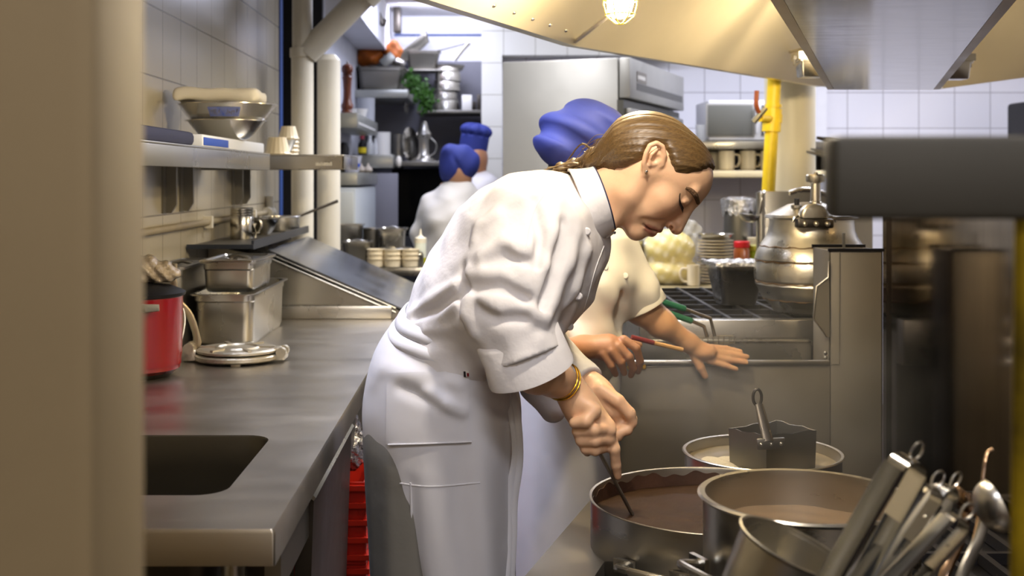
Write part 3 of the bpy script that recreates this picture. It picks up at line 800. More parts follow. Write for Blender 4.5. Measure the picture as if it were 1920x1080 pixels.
def f_cl(p):
    d = ellipsoid(p, (.510, 2.535, .728), (.052, .055, .014)); return d+.003*np.sin(p[:, 0]*120+p[:, 1]*60)
o = sdf_obj('bundle', [(f_cl, (.44, 2.46, .70), (.59, 2.62, .76), .004, 1)], mat('pale_bundle', '#b5a98a', .8, bump=.6, bscale=90), t)
# steam rising from the pots
def steam_mat():
    m = bpy.data.materials.new('steam'); m.use_nodes = True; nt = m.node_tree; nt.nodes.clear(); L = nt.links
    o = N(nt, 'ShaderNodeOutputMaterial'); v = N(nt, 'ShaderNodeVolumePrincipled'); L.new(v.outputs[0], o.inputs['Volume'])
    tc = N(nt, 'ShaderNodeTexCoord'); n1 = N(nt, 'ShaderNodeTexNoise'); n1.inputs['Scale'].default_value = 5; n1.inputs['Detail'].default_value = 3; L.new(tc.outputs['Object'], n1.inputs['Vector'])
    gr = N(nt, 'ShaderNodeTexGradient', gradient_type='SPHERICAL'); mp = N(nt, 'ShaderNodeMapping'); L.new(tc.outputs['Object'], mp.inputs[0]); mp.inputs['Location'].default_value = (-.60/.42, -2.42/.46, -.92/.26); mp.inputs['Scale'].default_value = (1/.42, 1/.46, 1/.26); L.new(mp.outputs[0], gr.inputs[0])
    mr = N(nt, 'ShaderNodeMapRange'); L.new(n1.outputs['Fac'], mr.inputs[0]); mr.inputs[1].default_value = .38; mr.inputs[2].default_value = .75; mr.inputs[3].default_value = 0; mr.inputs[4].default_value = 1.
    mu = N(nt, 'ShaderNodeMath', operation='MULTIPLY'); L.new(mr.outputs[0], mu.inputs[0]); L.new(gr.outputs['Fac'], mu.inputs[1])
    m2 = N(nt, 'ShaderNodeMath', operation='MULTIPLY'); L.new(mu.outputs[0], m2.inputs[0]); m2.inputs[1].default_value = 1.1; L.new(m2.outputs[0], v.inputs['Density'])
    v.inputs['Color'].default_value = (1, 1, 1, 1); v.inputs['Anisotropy'].default_value = .2
    return m
tag(MB().sphere((.60, 2.42, .92), 1., sx=.42, sy=.46, sz=.26, n=12).build('steam', steam_mat()), 'faint steam drifting up from the pots on the low range', 'steam', kind='stuff')
# square pan in it
t = thing('square_pan', 'square long-handled steel pan standing in the stock pot', 'pan', (.62, 2.56, .73))
q = [P(1366, 803, 2.52), P(1437, 817, 2.43), P(1531, 806, 2.52), P(1456, 788, 2.62)]
zt = [v.z for v in q]; cz = .7266
c4 = sum((Vector((v.x, v.y, 0)) for v in q), Vector())/4
rimr = []; 
def densify(pts, n=6):
    out = []
    for i in range(len(pts)):
        a, b = pts[i], pts[(i+1) % len(pts)]
        for j in range(n): out.append(a.lerp(b, j/n))
    return out
qq = densify(q); low = [Vector((c4.x+(v.x-c4.x)*.97, c4.y+(v.y-c4.y)*.97, cz)) for v in qq]
for i, v in enumerate(qq): v.z += .002*sin(i*1.9)
inn = [c4+(Vector((v.x, v.y, 0))-c4)*.965+Vector((0, 0, v.z-.0005)) for v in qq]
ilow = [Vector((c4.x+(v.x-c4.x)*.94, c4.y+(v.y-c4.y)*.94, cz+.003)) for v in qq]
MB().loft([low, qq, inn, ilow], cap=True).build('pan_body', M_std, t, ang=25)
h0 = P(1445, 832, 2.425); 
mb = MB(); mb.rbox(-.032, .032, -.004, .004, -.012, .012, .004, Matrix.Translation(h0) @ Matrix.Rotation(R(12), 4, 'Z')); mb.build('handle_bracket', M_std, t)
for k in (-.022, 0, .022): MB().sphere(h0+Vector((k*cos(R(12)), -.004+k*sin(R(12)), 0)), .0042, n=6).build('rivet', M_st, t)
a = P(1440, 828, 2.42); b = P(1423, 758, 2.465)
mb = MB(); mb.tube([a, a.lerp(b, .5), b], [.0125, .011, .009], 10, flat=.3, up=(1, 0, 0)); 
c = P(1420, 745, 2.47); mb.tube([c+Vector((.009*cos(2*pi*i/20), 0, .017*sin(2*pi*i/20))) for i in range(21)], .0032, 8); mb.build('handle', M_stg, t)

# ================================================================== foreground ledge with tongs, pan and ladles
t = thing('utensil_ledge', 'low steel ledge carrying the saucepan and the tongs in the right foreground', 'ledge', (.7, 1.25, 0))
MB().rbox(.26, 1.165, .95, 1.49, .66, .72, .006).box(.3, 1.15, .97, 1.47, 0, .66).build('ledge_body', M_stg, t)
Ysp = 1.35; ctr = P(1492, 1024, Ysp)
tl = Matrix.Rotation(R(22), 4, 'Y') @ Matrix.Rotation(R(6), 4, 'X')
t = thing('saucepan', 'small tilted saucepan in front of the stockpot, empty and bright inside', 'saucepan', ctr)
H = .175; r = .0665
MB().lathe([(0, -H), (r*.80, -H), (r*.86, -H+.01), (r-.003, -.006), (r+.001, -.004), (r+.002, -.001), (r, .0), (r-.0025, -.001), (r*.84, -H+.012), (r*.78, -H+.004), (0, -H+.003)], ctr, 64, tl).build('pan_body', M_potin, t)
mb = MB(); d = tl.to_3x3() @ Vector((.5, -.85, 0)); up = tl.to_3x3() @ Vector((0, 0, 1))
s0 = ctr+d.normalized()*r-up*.03; mb.tube([s0, s0+d*.03, s0+d*.08-up*.03, s0+d*.12-up*.09], [.009, .008, .008, .009], 10, flat=.5); mb.build('handle', M_st, t)

t = thing('utensil_canister', 'deep steel canister holding the bundle of tongs', 'canister', P(1570, 1200, 1.21))
cz = P(1570, 1200, 1.21); cz.z = .72
MB().lathe([(0, 0), (.068, 0), (.07, .004), (.072, .15), (.075, .152), (.072, .154), (.069, .15), (.067, .006), (0, .006)], cz, 40).build('canister_body', M_std, t)
def tongs(label, top, bot, y0, y1, w, spread, m=None, roll=24):
    """two channel arms joined by a bent spring head; top and bot are image points, y0/y1 their distances"""
    m = m or steel('steel_tongs', '#8b8d8f', .26); A = P(*top, y0); B = P(*bot, y1); d = (B-A).normalized(); Ln = (B-A).length
    side = d.cross(Vector((0, -1, 0))).normalized(); nrm = side.cross(d).normalized(); cr, sr = cos(R(roll)), sin(R(roll)); side, nrm = side*cr+nrm*sr, nrm*cr-side*sr
    t = thing('tongs', label, 'tongs', B, 'tongs in the canister')
    for s in (-1, 1):
        mb = MB(); rows = []
        for k in range(13):
            u = k/12; c = A+d*(Ln*u)+side*s*(w*.75+spread*min(1, u*1.6)); ww = w*(.62 if u < .9 else .62+(u-.9)*4)
            rows.append([c+nrm*(-ww), c+nrm*(-ww)+side*s*.004, c+side*s*.0075, c+nrm*ww+side*s*.004, c+nrm*ww])
        mb.sheet(rows, .0012); mb.build('arm', m, t, ang=50)
    mb = MB(); rows = []
    for k in range(15):
        a = pi*k/14; c = A+side*cos(a)*(w*.80)-d*sin(a)*(w*.75)
        rows.append([c-nrm*w*.62, c+nrm*w*.62])
    rows = [[r_[0]+d*.05, r_[1]+d*.05] for r_ in rows[:1]]+rows+[[r_[0]+d*.05, r_[1]+d*.05] for r_ in rows[-1:]]
    mb.sheet(rows, .0014); mb.build('spring_head', M_stb, t, ang=60)
    for s in (-1, 1): MB().sphere(A+side*s*w*.95+d*.02, .0045, n=6).build('rivet', M_stb, t)
    mb = MB(); k0 = A-d*w*.7; mb.tube([k0+side*(.007*cos(2*pi*i/16))-d*(.010+.010*sin(2*pi*i/16)) for i in range(17)], .0014, 6); mb.build('hanging_ring', M_st, t)
    return t
tongs('largest steel tongs, leaning leftmost, its bent head highest in the bundle', (1698, 884), (1504, 1230), 1.24, 1.24, .0215, .002)
tongs('second steel tongs, just right of the largest pair', (1738, 930), (1529, 1240), 1.27, 1.25, .0165, .002, None, 15)
tongs('third steel tongs, with its head before the soot-dark panel', (1772, 928), (1547, 1240), 1.31, 1.26, .0155, .002, M_std, 30)
tongs('lowest steel tongs at the right of the bundle', (1790, 985), (1558, 1240), 1.24, 1.23, .0145, .002, M_std, 12)
def ladle(label, bowl, y, r, hpts, m=None, tilt=0, name='ladle', grp=None):
    m = m or M_st; c = P(*bowl, y); t = thing(name, label, name, c, grp)
    prof = [(r*sin(R(a)), -r*cos(R(a))*.8) for a in range(0, 91, 9)]; prof += [(r*1.03, .0), (r*.97, .001)]+[((r-.002)*sin(R(a)), -(r-.002)*cos(R(a))*.8+.0005) for a in range(90, -1, -9)]
    MB().lathe(prof, c, 32, Matrix.Rotation(R(tilt), 4, 'Y')).build('bowl', m, t)
    MB().tube(spline([P(*q[:2], q[2]) for q in hpts], 5), .0045, 8, flat=1.5).build('handle', m, t); return t
M_cop = mat('copper_lit_steel', '#a58a72', .16, 1.)
ladle('round ladle bowl at the right edge, lying against the sooty panel', (1868, 948), 1.33, .030, ((1858, 930, 1.33), (1835, 1010, 1.33), (1790, 1120, 1.30), (1715, 1408, 1.26)), M_st, 70)
ladle('small skimming ladle between the tongs and the big ladle bowl', (1815, 935), 1.40, .022, ((1815, 925, 1.40), (1800, 1010, 1.38), (1760, 1110, 1.34), (1690, 1388, 1.30)), M_cop, 50)
t = thing('spoon', 'thin steel spoon handle rising at the far right before the dark panel', 'spoon', P(1850, 900, 1.45))
MB().tube(spline([P(1862, 842, 1.45), P(1850, 852, 1.45), P(1844, 890, 1.44), P(1830, 1000, 1.40), P(1790, 1120, 1.34), P(1730, 1380, 1.315)], 5), .0028, 8).build('handle', M_cop, t)

# ================================================================== fryer
t = thing('deep_fryer', 'grey stainless fryer with a tall flue box, the second cook leans on its rim', 'fryer', (.7, 3.3, 0))
YF = 3.2; xl = .368; xc, zc_ = XZ(1555, 470, YF); xr, _ = XZ(1655, 470, YF); _, zr = XZ(1300, 677, YF)
mb = MB(); mb.rbox(xl, xc+.004, YF, YF+.006, 0, zr, .002); mb.build('front_panel', M_fry, t)
mb = MB(); mb.rbox(xl, xc, YF-.006, YF+.012, zr-.012, zr+.002, .003); mb.build('rim_rail', M_st, t)
mb = MB()
mb.box(xl, xc, YF+.006, YF+.03, zr-.03, zr-.02); mb.box(xl, xc, YF+.03, YF+.034, zr-.2, zr-.02)
_, z2 = XZ(1400, 640, 3.38); mb.box(xl, xc, 3.38, 3.386, zr-.2, z2); mb.rbox(xl, xc, 3.372, 3.40, z2-.004, z2+.004, .002)
mb.box(xl, xc, YF+.03, 3.386, zr-.21, zr-.2)
mb.build('tank', M_st, t)
mb = MB(); mb.box(xl, xc, YF+.034, 3.38, zr-.06, zr-.058); mb.build('frying_oil', mat('oil', '#3a2c10', .1, coat=.3), t)
mb = MB()
for a, b, c, d in ((xc, xr, YF, YF+.005), (xc, xr, YF+.155, YF+.16), (xc, xc+.005, YF, YF+.16), (xr-.005, xr, YF, YF+.16)): mb.rbox(a, b, c, d, 0, zc_, .0015)
mb.build('flue_box', M_fry, t)
mb = MB(); mb.box(xc-.003, xr+.004, YF-.004, YF+.004, zc_-.002, zc_+.006).box(xc-.003, xr+.004, YF+.156, YF+.164, zc_-.002, zc_+.008); mb.box(xc+.005, xr-.005, YF+.005, YF+.155, zc_-.03, zc_-.028); mb.build('flue_rim', M_blackshine, t)
mb = MB(); mb.box(xc+.055, xc+.062, YF+.06, YF+.064, zc_-.02, zc_+.045); mb.build('flue_tab', M_std, t)
pts = [P(x, y, 3.192) for x, y in ((1554, 490), (1553, 520), (1531, 537), (1525, 597), (1551, 632), (1556, 632))]
mb = MB(); mb.prism(pts, (0, .004, 0)); mb.build('splash_plate', M_fry, t)
mb = MB(); pl = [P(x, y, 3.191) for x, y in ((1554, 490), (1553, 520), (1531, 537), (1525, 597), (1551, 632))]; mb.tube(pl, .0025, 6); mb.build('plate_edge', M_st, t)
mb = MB(); ol = [P(x, y, YF-.003) for x, y in ((1574, 472), (1574, 683), (1200, 688))]; mb.tube(ol, .0012, 6); mb.build('seam', M_std, t)
for y in (662, 671): MB().sphere(P(1548, y, 3.19), .0055, sy=.5, n=8).build('bolt', M_st, t)

# ================================================================== stove behind the fryer
t = thing('gas_stove', 'gas stove with black grates behind the fryer', 'stove', (.9, 4.0, 0))
MB().box(.50, 1.14, 3.48, 4.58, 0, .888).build('stove_body', M_std, t)
mb = MB(); mb.rbox(.45, 1.14, 3.425, 3.48, .80, .934, .004); mb.build('front_rail', M_st, t)
mb = MB(); mb.box(.45, .50, 3.48, 4.62, .84, .938); mb.prism([(.455, 3.5, .938), (.495, 3.5, .938), (.56, 4.6, .938), (.52, 4.6, .938)], (0, 0, .004)); mb.build('side_flange', M_st, t)
MB().box(.52, 1.13, 3.5, 4.56, .888, .893).build('hob', M_black, t)
mb = MB(); zg = .925
for i in range(7):
    x = .55+i*.093; mb.box(x, x+.012, 3.5, 4.55, zg-.018, zg)
for j in range(8):
    y = 3.5+j*.147; mb.box(.53, 1.13, y, y+.012, zg-.020, zg-.002)
for x in (.53, 1.12):
    for y in (3.5, 4.0, 4.54): mb.box(x, x+.01, y, y+.01, .893, zg-.018)
mb.build('grate', M_black, t)
for x in (.68, .97):
    for y in (3.78, 4.28): MB().lathe([(.0, .893), (.045, .893), (.045, .902), (.03, .904), (0, .904)], (x, y, 0), 24).build('burner', M_stg, t)
mb = MB(); mb.rbox(1.077, 1.52, 4.60, 4.63, .3, 1.297, .004); mb.tube([(1.085, 4.615, .3), (1.085, 4.615, 1.292)], .02, 16)
mb.tube(spline([P(1480, 362, 4.6), P(1500, 356, 4.6), P(1525, 357, 4.6), P(1555, 366, 4.6)], 5), .01, 8); mb.build('back_guard', M_st, t)

# pressure cooker
YP = 3.69; cxp = P(1521, 480, YP).x; t = thing('pressure_cooker', 'large ribbed cast aluminium pressure cooker on the gas stove', 'pressure cooker', (cxp, YP, .926))
prof = []
for y, w in ((590, 0), (590, 62), (586, 70), (577, 74), (574, 78), (566, 84), (562, 90), (550, 96), (546, 97), (536, 103), (531, 101.5), (527, 104), (518, 105), (500, 104.5), (493, 102), (489, 104), (478, 101), (468, 96), (464, 93.5), (459, 91), (449, 84), (436, 79), (420, 77), (411, 77), (411, 70)):
    prof.append((w*YP/F, P(0, y, YP).z))
dz = .926-prof[0][1]; prof = [(r, z+dz) for r, z in prof]
MB().lathe(prof, (cxp, YP, 0), 72).build('pot_body', M_alu, t, ang=25)
mb = MB()
for y in (465, 492, 532, 563): 
    r = np.interp(P(0, y, YP).z+dz, [q[1] for q in prof[1:-1]], [q[0] for q in prof[1:-1]]); z = P(0, y, YP).z+dz
    mb.tube([(cxp+(r+.0002)*cos(2*pi*i/64), YP+(r+.0002)*sin(2*pi*i/64), z+.002*sin(i*1.7)) for i in range(65)], .0022, 6)
mb.build('burnt_seam', M_aluD, t)
zt = P(0, 411, YP).z+dz; r0 = 84*YP/F
MB().lathe([(r0-.01, zt-.006), (r0, zt-.004), (r0+.003, zt), (r0, zt+.007), (r0-.01, zt+.009), (.07, zt+.040), (.03, zt+.046), (0, zt+.047)], (cxp, YP, 0), 64).build('lid', M_alu, t)
ang0 = -pi/2
hp = P(1525, 419, YP-77*YP/F)
mb = MB(); mb.rbox(-.055, .055, -.03, .012, -.014, .016, .006, Matrix.Translation(hp)); mb.build('side_handle', M_stg, t)
for k in (-.034, 0, .034): MB().sphere(hp+Vector((k, -.032, .0)), .008, n=8).build('handle_bolt', M_alu, t)
hp2 = P(1525, 398, YP-78*YP/F)
mb = MB(); mb.loft([[hp2+Vector((x, y, z)) for x, y in ringpts(-w, w, -.022, .02, .012, 4)] for w, z in ((.042, -.016), (.044, -.006), (.038, .010), (.024, .022), (.01, .026))]); mb.build('lid_clamp', M_alu, t)
kx = P(1521, 400, YP)
mb = MB(); mb.lathe([(.020, 0), (.019, .012), (.016, .014), (.015, .07), (.018, .072), (.018, .075)], (kx.x, YP-.05, zt+.036), 28); mb.build('vent_tube', M_alu, t)
mb = MB(); mb.lathe([(0, .072), (.028, .074), (.030, .078), (.030, .094), (.026, .098), (.008, .099), (.006, .104), (0, .105)], (kx.x, YP-.05, zt+.036), 28); mb.build('weight_knob', M_alu, t)
px_ = P(1494, 390, YP-.05)
mb = MB(); mb.lathe([(.024, 0), (.024, .006), (.012, .012), (.018, .014), (.018, .022), (.0, .026)], (px_.x, px_.y, zt+.016), 24); mb.build('valve', M_stb, t)
mb = MB(); mb.lathe([(.008, 0), (.008, .022), (0, .024)], (px_.x, px_.y, zt+.036), 16); mb.build('valve_cap', M_black, t)
for k in (-.045, .05): MB().tube(arc(hp+Vector((k, -.004, .004)), .018, 0, 180, 8), .004, 8).build('clasp', M_stb, t)

# foil covered pan on the stove
cx_ = P(1381, 575, 3.95).x
t = gn_pan('hotel_pan', 'deep steel pan sealed with crinkled foil, on the stove left of the pressure cooker', 'pan', (cx_-.004, 3.95, .926), .168, .165, .140, R(5), M_st, taper=.72, rad=.02)
bm = bmesh.new(); bmesh.ops.create_grid(bm, x_segments=30, y_segments=30, size=.094)
for v in bm.verts: v.co.z = .143+.003*sin(v.co.x*150+sin(v.co.y*90)*2)*cos(v.co.y*130)+random.uniform(-.0012, .0012)
mb = MB().bm(bm); mb.loft([rr(-.095, .095, -.0935, .0935, .012, .143), rr(-.096, .096, -.0945, .0945, .012, .132)], cap=False); mb.build('foil_cover', M_foil, t, local=True)

# fry basket handles
def basket(label, pts, grip, gm, sh=0):
    t = thing('fry_basket', label, 'basket', P(*pts[-1]), 'fry baskets in the fryer'); q = [P(*p) for p in pts]
    MB().tube(q, .0052, 8).build('wire_handle', M_std, t); a = [P(*p) for p in grip]; MB().tube(a, .0085, 10).build('grip', gm, t); 
    e = q[-1]; mb = MB(); x0, y0, z0 = e.x+sh, e.y, e.z
    for i in range(5): mb.tube([(x0+i*.015, y0, z0), (x0+i*.015, y0+.01, z0-.10), (x0+i*.015, y0+.12, z0-.10)], .0012, 5)
    for j in range(6): mb.tube([(x0, y0+.002*j, z0-.02*j), (x0+.06, y0+.002*j, z0-.02*j)], .0012, 5)
    mb.build('mesh_basket', M_st, t); return t
M_grip = mat('green_grip', '#2f6b52', .45)
basket('fry basket with a green grip, farther of the two', ((1225, 560, 3.20), (1285, 580, 3.23), (1332, 597, 3.25), (1340, 630, 3.25)), ((1222, 559, 3.2), (1284, 579, 3.228)), M_grip, -.004)
basket('fry basket with a green grip, nearer of the two', ((1245, 584, 3.20), (1298, 602, 3.215), (1320, 612, 3.22), (1326, 632, 3.22)), ((1250, 586, 3.2), (1297, 602, 3.214)), M_grip, -.058)

# ================================================================== prep counter behind the stove
t = thing('side_counter', 'pale steel counter behind the stove with the bag of dough on it', 'counter', (.75, 4.95, 0))
MB().rbox(.40, 1.24, 4.78, 5.16, .868, .903, .004).build('top', mat('pale_top', '#c9bf9f', .3, .6), t)
MB().box(.44, 1.22, 4.80, 5.14, 0, .868).build('counter_body', M_std, t)
t = thing('side_table', 'low steel table behind the side counter holding foil covered pots', 'table', (1.2, 5.6, 0))
MB().rbox(.92, 1.56, 5.46, 5.86, .86, .90, .004).build('top', M_st, t)
for x in (.95, 1.53):
    for y in (5.48, 5.84): MB().tube([(x, y, 0), (x, y, .86)], .018, 10).build('leg', M_st, t)
M_dough = mat('masa_dough', '#ead77c', .4)
t = thing('dough_bag', 'clear plastic bag of pale yellow dough slumped on the side counter', 'bag', (.78, 4.95, .903))
def f_dough(p):
    d = ellipsoid(p, P(1256, 508, 4.95), (.128, .11, .058)); d = smin(d, ellipsoid(p, P(1254, 468, 4.95), (.112, .10, .085)), .012)
    d = np.maximum(d, .9045-p[:, 2]); return d
sdf_obj('dough', [(f_dough, (.55, 4.8, .88), (.95, 5.1, 1.2), .006, 1)], M_dough, t)
def f_bagd(p):
    q = p.copy(); w = .004*np.sin(p[:, 0]*70+p[:, 2]*120)+.003*np.sin(p[:, 2]*90-p[:, 0]*150)
    d = smin(f_dough(q)-.012, capsule(p, P(1272, 468, 4.95), P(1294, 428, 4.94), .075, .040), .04)
    d = smin(d, capsule(p, P(1296, 425, 4.94), P(1312, 432, 4.93), .012, .004), .03); d = np.maximum(d+w, .904-p[:, 2]); return d
sdf_obj('plastic_film', [(f_bagd, (.5, 4.75, .88), (1., 5.15, 1.25), .005, 1)], mat('bag_film', '#f4f4f0', .15, alpha=.24, spec=.9, bump=.15, bscale=25), t)
mug((P(1300, 515, 4.83).x, 4.83, .903), 'white mug beside the dough bag on the side counter', R(180), h=.088, r=.026, m=M_ceram, group='mugs elsewhere')
# plates
t0 = None; px_ = P(1341, 500, 4.98).x
def plate_mesh(t): MB().lathe([(0, 0), (.045, 0), (.05, .003), (.075, .008), (.0755, .0095), (.05, .006), (0, .004)], n=40).build('plate_body', M_ceram, t)
NPL = 14
for i in range(NPL):
    z = .903+i*.0134
    lab = 'cream plate at the bottom of the tall stack on the side counter' if i == 0 else 'cream plate on top of the tall stack, right under the steel bowl' if i == NPL-1 else f'cream plate inside the tall stack on the side counter'
    if i == 0:
        o = MB().lathe([(0, 0), (.040, 0), (.045, .004), (.073, .0052), (.0755, .0062), (.0755, .0092), (.073, .0092), (.045, .008), (0, .004)], n=40).build('plate', M_ceram); tag(o, lab, 'plate', 'plates in the tall stack'); t0 = o
    else: o = copy_tree(t0, label=lab)
    o.location = (px_+.001*sin(i*2.1), 4.98, z)
t = thing('steel_bowl', 'shallow steel bowl on top of the plate stack', 'bowl', (px_, 4.98, .903+NPL*.0134))
MB().lathe([(0, 0), (.055, 0), (.06, .004), (.070, .018), (.079, .020), (.079, .022), (.068, .020), (.058, .006), (0, .003)], (px_, 4.98, .903+NPL*.0134), 40).build('bowl_body', M_stb, t)
# jars
def jar(loc, label, r, h, bm_, cm, capc):
    t = thing('jar', label, 'jar', (0, 0, 0))
    MB().lathe([(0, 0), (r, 0), (r, h*.78), (r*.8, h*.84), (r*.8, h*.86)], n=24).build('jar_body', bm_, t)
    MB().lathe([(r*.92, h*.84), (r*.96, h*.86), (r*.96, h*.98), (r*.85, h), (0, h)], n=24).build('cap', cm, t); t.location = loc; return t
jar((P(1391, 470, 5.08).x, 5.08, .903), 'salsa jar with a bright red cap behind the foil pan', .036, .172, mat('salsa', '#a4582a', .2, coat=.5), mat('red_cap', '#d2252b', .35), 1)
jar((P(1418, 470, 5.1).x, 5.1, .903), 'green sauce jar right of the red-capped jar', .038, .155, mat('salsa_verde', '#8a9a2a', .2, coat=.5), mat('green_cap', '#a7a53a', .35), 1)
pz = .90
t0 = None
for i in range(9):
    o = (MB().lathe([(0, 0), (.03, 0), (.036, .004), (.040, .020), (.038, .020), (.032, .005), (0, .003)], n=28).build('saucer', M_ceram) if t0 is None else copy_tree(t0))
    t0 = t0 or o; o.location = (P(1416, 450, 5.52).x, 5.52, .90+i*.0185)
    tag(o, 'cream saucer on top of the short stack behind the green jar' if i == 8 else 'cream saucer in the short stack behind the green jar', 'saucer', 'saucers in the short stack')
# stacked pots at the left end of the side counter
xq = P(1178, 480, 4.95).x
p = pot('steel_pot', 'steel pot at the bottom of the stack left of the dough bag', 'pot', (xq, 4.95, .903), .062, .10, M_st)
p = pot('steel_pot', 'steel pot nested on top of the stack left of the dough bag', 'pot', (xq-.004, 4.95, 1.004), .066, .085, M_st, contents=(M_foil, .082, .003))
# foil covered stockpots
def foilpot(x, y, z, r, h, label):
    t = pot('stockpot', label, 'pot', (x, y, z), r, h, M_std, handles=())
    prof = []; n = 40; vs = []; fs = []
    random.seed(int(r*1e4)); rings = [(0, h+.012), (r*.5, h+.012), (r*.95, h+.006), (r+.012, h), (r+.012, h-.03), (r+.010, h-.06)]
    for j, (q, zz) in enumerate(rings):
        for i in range(n):
            a = 2*pi*i/n; k = random.uniform(-.005, .005) if j > 0 else 0
            vs.append(((q+k)*cos(a), (q+k)*sin(a), zz+(random.uniform(-.022, .012) if j == 5 else k*.5)))
    for j in range(len(rings)-1):
        for i in range(n): fs.append((j*n+i, j*n+(i+1) % n, (j+1)*n+(i+1) % n, (j+1)*n+i))
    MB().add(vs, fs).build('foil_cover', M_foil, t, local=True); return t
foilpot(P(1384, 400, 5.62).x, 5.62, .90, .068, .345, 'tall pot capped with crumpled foil, left of two behind the jars')
foilpot(P(1442, 400, 5.66).x, 5.66, .90, .062, .34, 'tall pot capped with crumpled foil, half hidden by the steel back guard')
ladle('ladle hooked on the left edge of the steel back guard', (1405, 402), 4.6, .040, ((1424, 400, 4.59), (1428, 380, 4.585), (1430, 364, 4.59), (1432, 358, 4.615)), M_st, 8)

# ================================================================== left worktop: pots, pans, tortilla press
t = thing('red_pot', 'red enamel cooking pot with a dark rimmed lid on the worktop', 'pot', (-.842, 2.84, .87))
px_, py_ = -.842, 2.84
MB().lathe([(0, .012), (.09, .012), (.1, .02), (.105, .06), (.107, .19), (.109, .196), (.104, .196), (.103, .03), (0, .02)], (px_, py_, .87), 56).build('pot_body', M_red, t)
MB().lathe([(0, 0), (.075, 0), (.09, .012), (.07, .013), (0, .013)], (px_, py_, .87), 40).build('pot_base', M_stg, t)
MB().lathe([(.104, .192), (.113, .196), (.114, .203), (.106, .207), (.08, .218), (.03, .224), (0, .225)], (px_, py_, .87), 56).build('lid', M_blackshine, t)
mb = MB(); q = P(276, 578, 2.74); mb.tube([q+Vector((-.05, .02, 0)), q+Vector((.0, -.005, .0)), q+Vector((.028, .0, .001))], [.010, .010, .008], 10, flat=.7); mb.build('side_handle', mat('grey_handle', '#8d8a7e', .5), t)
def f_foilbag(p):
    d = ellipsoid(p, (-.855, 2.87, 1.122), (.080, .065, .042)); d = smin(d, ellipsoid(p, (-.79, 2.88, 1.112), (.042, .045, .024)), .02)
    d = d+.006*np.sin(p[:, 0]*150+40*p[:, 1])*np.sin(p[:, 2]*180+p[:, 0]*60)
    return np.maximum(d, 1.0955-p[:, 2])
tag(sdf_obj('wrapped_parcel', [(f_foilbag, (-.948, 2.78, 1.07), (-.73, 2.96, 1.18), .004, 1)], mat('cling_parcel', '#8f8069', .25, bump=.7, bscale=60, var=.3, vscale=20)), 'crinkled parcel in plastic on the lid of the red pot', 'parcel')
t = thing('round_plate', 'pale round plate leaning behind the red pot', 'plate', (-.80, 3.02, .87))
MB().lathe([(0, 0), (.05, 0), (.074, .010), (.074, .013), (.05, .004), (0, .004)], (0, 0, 0), 40).build('plate_body', M_whitecer, t, local=True).matrix_basis = Matrix.Translation((-.005, .04, .074)) @ Matrix.Rotation(R(-55), 4, 'Z') @ Matrix.Rotation(R(75), 4, 'X')

t = thing('tortilla_press', 'cast aluminium tortilla press lying open-handled on the worktop', 'press', (-.64, 3.08, .87))
c = Vector((-.648, 3.07, .87)); M_press = mat('press_aluminium', '#c6bfae', .38, .85, var=.2, vscale=25, bump=.15, bscale=80)
mb = MB(); mb.lathe([(0, .006), (.105, .006), (.110, .010), (.110, .018), (.104, .022), (0, .022)], c, 56, sy=.95); 
for a in (40, 160, 280): mb.box(-.012, .012, -.012, .012, 0, .008, Matrix.Translation(c+Vector((.08*cos(R(a)), .08*sin(R(a)), 0))))
mb.rbox(c.x+.09, c.x+.128, c.y-.03, c.y+.03, .876, .89, .004); mb.build('lower_plate', M_press, t)
mb = MB(); mb.lathe([(0, .024), (.098, .024), (.106, .027), (.106, .032), (.099, .036), (.06, .036), (.056, .040), (.050, .040), (.046, .036), (.02, .037), (0, .038)], c, 56, sy=.95)
for k in range(6):
    a = R(60*k); mb.box(.05, .098, -.005, .005, .034, .040, Matrix.Translation(c) @ Matrix.Rotation(a, 4, 'Z'))
mb.build('upper_plate', M_press, t, ang=30)
mb = MB()
for y in (-.022, .022): mb.tube([c+Vector((.118, y-.010, .026)), c+Vector((.118, y+.010, .026))], .013, 16)
mb.rbox(c.x+.085, c.x+.115, c.y-.02, c.y+.02, .895, .908, .004); mb.build('hinge', M_press, t)
mb = MB(); s = c+Vector((-.122, -.01, .02)); mb.rbox(s.x-.018, s.x+.02, s.y-.018, s.y+.018, .873, .905, .006); mb.tube([s+Vector((0, -.022, .016)), s+Vector((0, .022, .016))], .014, 16); mb.build('lever_pivot', M_press, t)
lv = [s+Vector((0, 0, .02)), P(370, 640, 3.06), P(356, 592, 3.05), P(332, 562, 3.04), P(326, 530, 3.03), P(327, 494, 3.03)]
MB().tube(spline(lv, 5), [.012]*6+[.010]*15+[.008]*5, 10, flat=.6).build('lever', mat('lever_steel', '#9b8f78', .4, .8), t)

gn_pan('hotel_pan', 'large deep steel pan on the worktop carrying the lidded pan', 'pan', (-.742, 3.58, .87), .175, .54, .150, 0, M_st, taper=.93, rad=.03)
gn_pan('hotel_pan', 'lidded steel pan stacked on the large deep pan', 'pan', (-.735, 3.50, 1.0205), .150, .30, .088, 0, M_st, lid=True, taper=.93, rad=.02)
p = gn_pan('hotel_pan', 'dark lidded pan behind the stacked pans, next to the wall', 'pan', (-.893, 3.46, .87), .088, .36, .225, 0, M_std, lid=M_std, taper=.95, rad=.02)
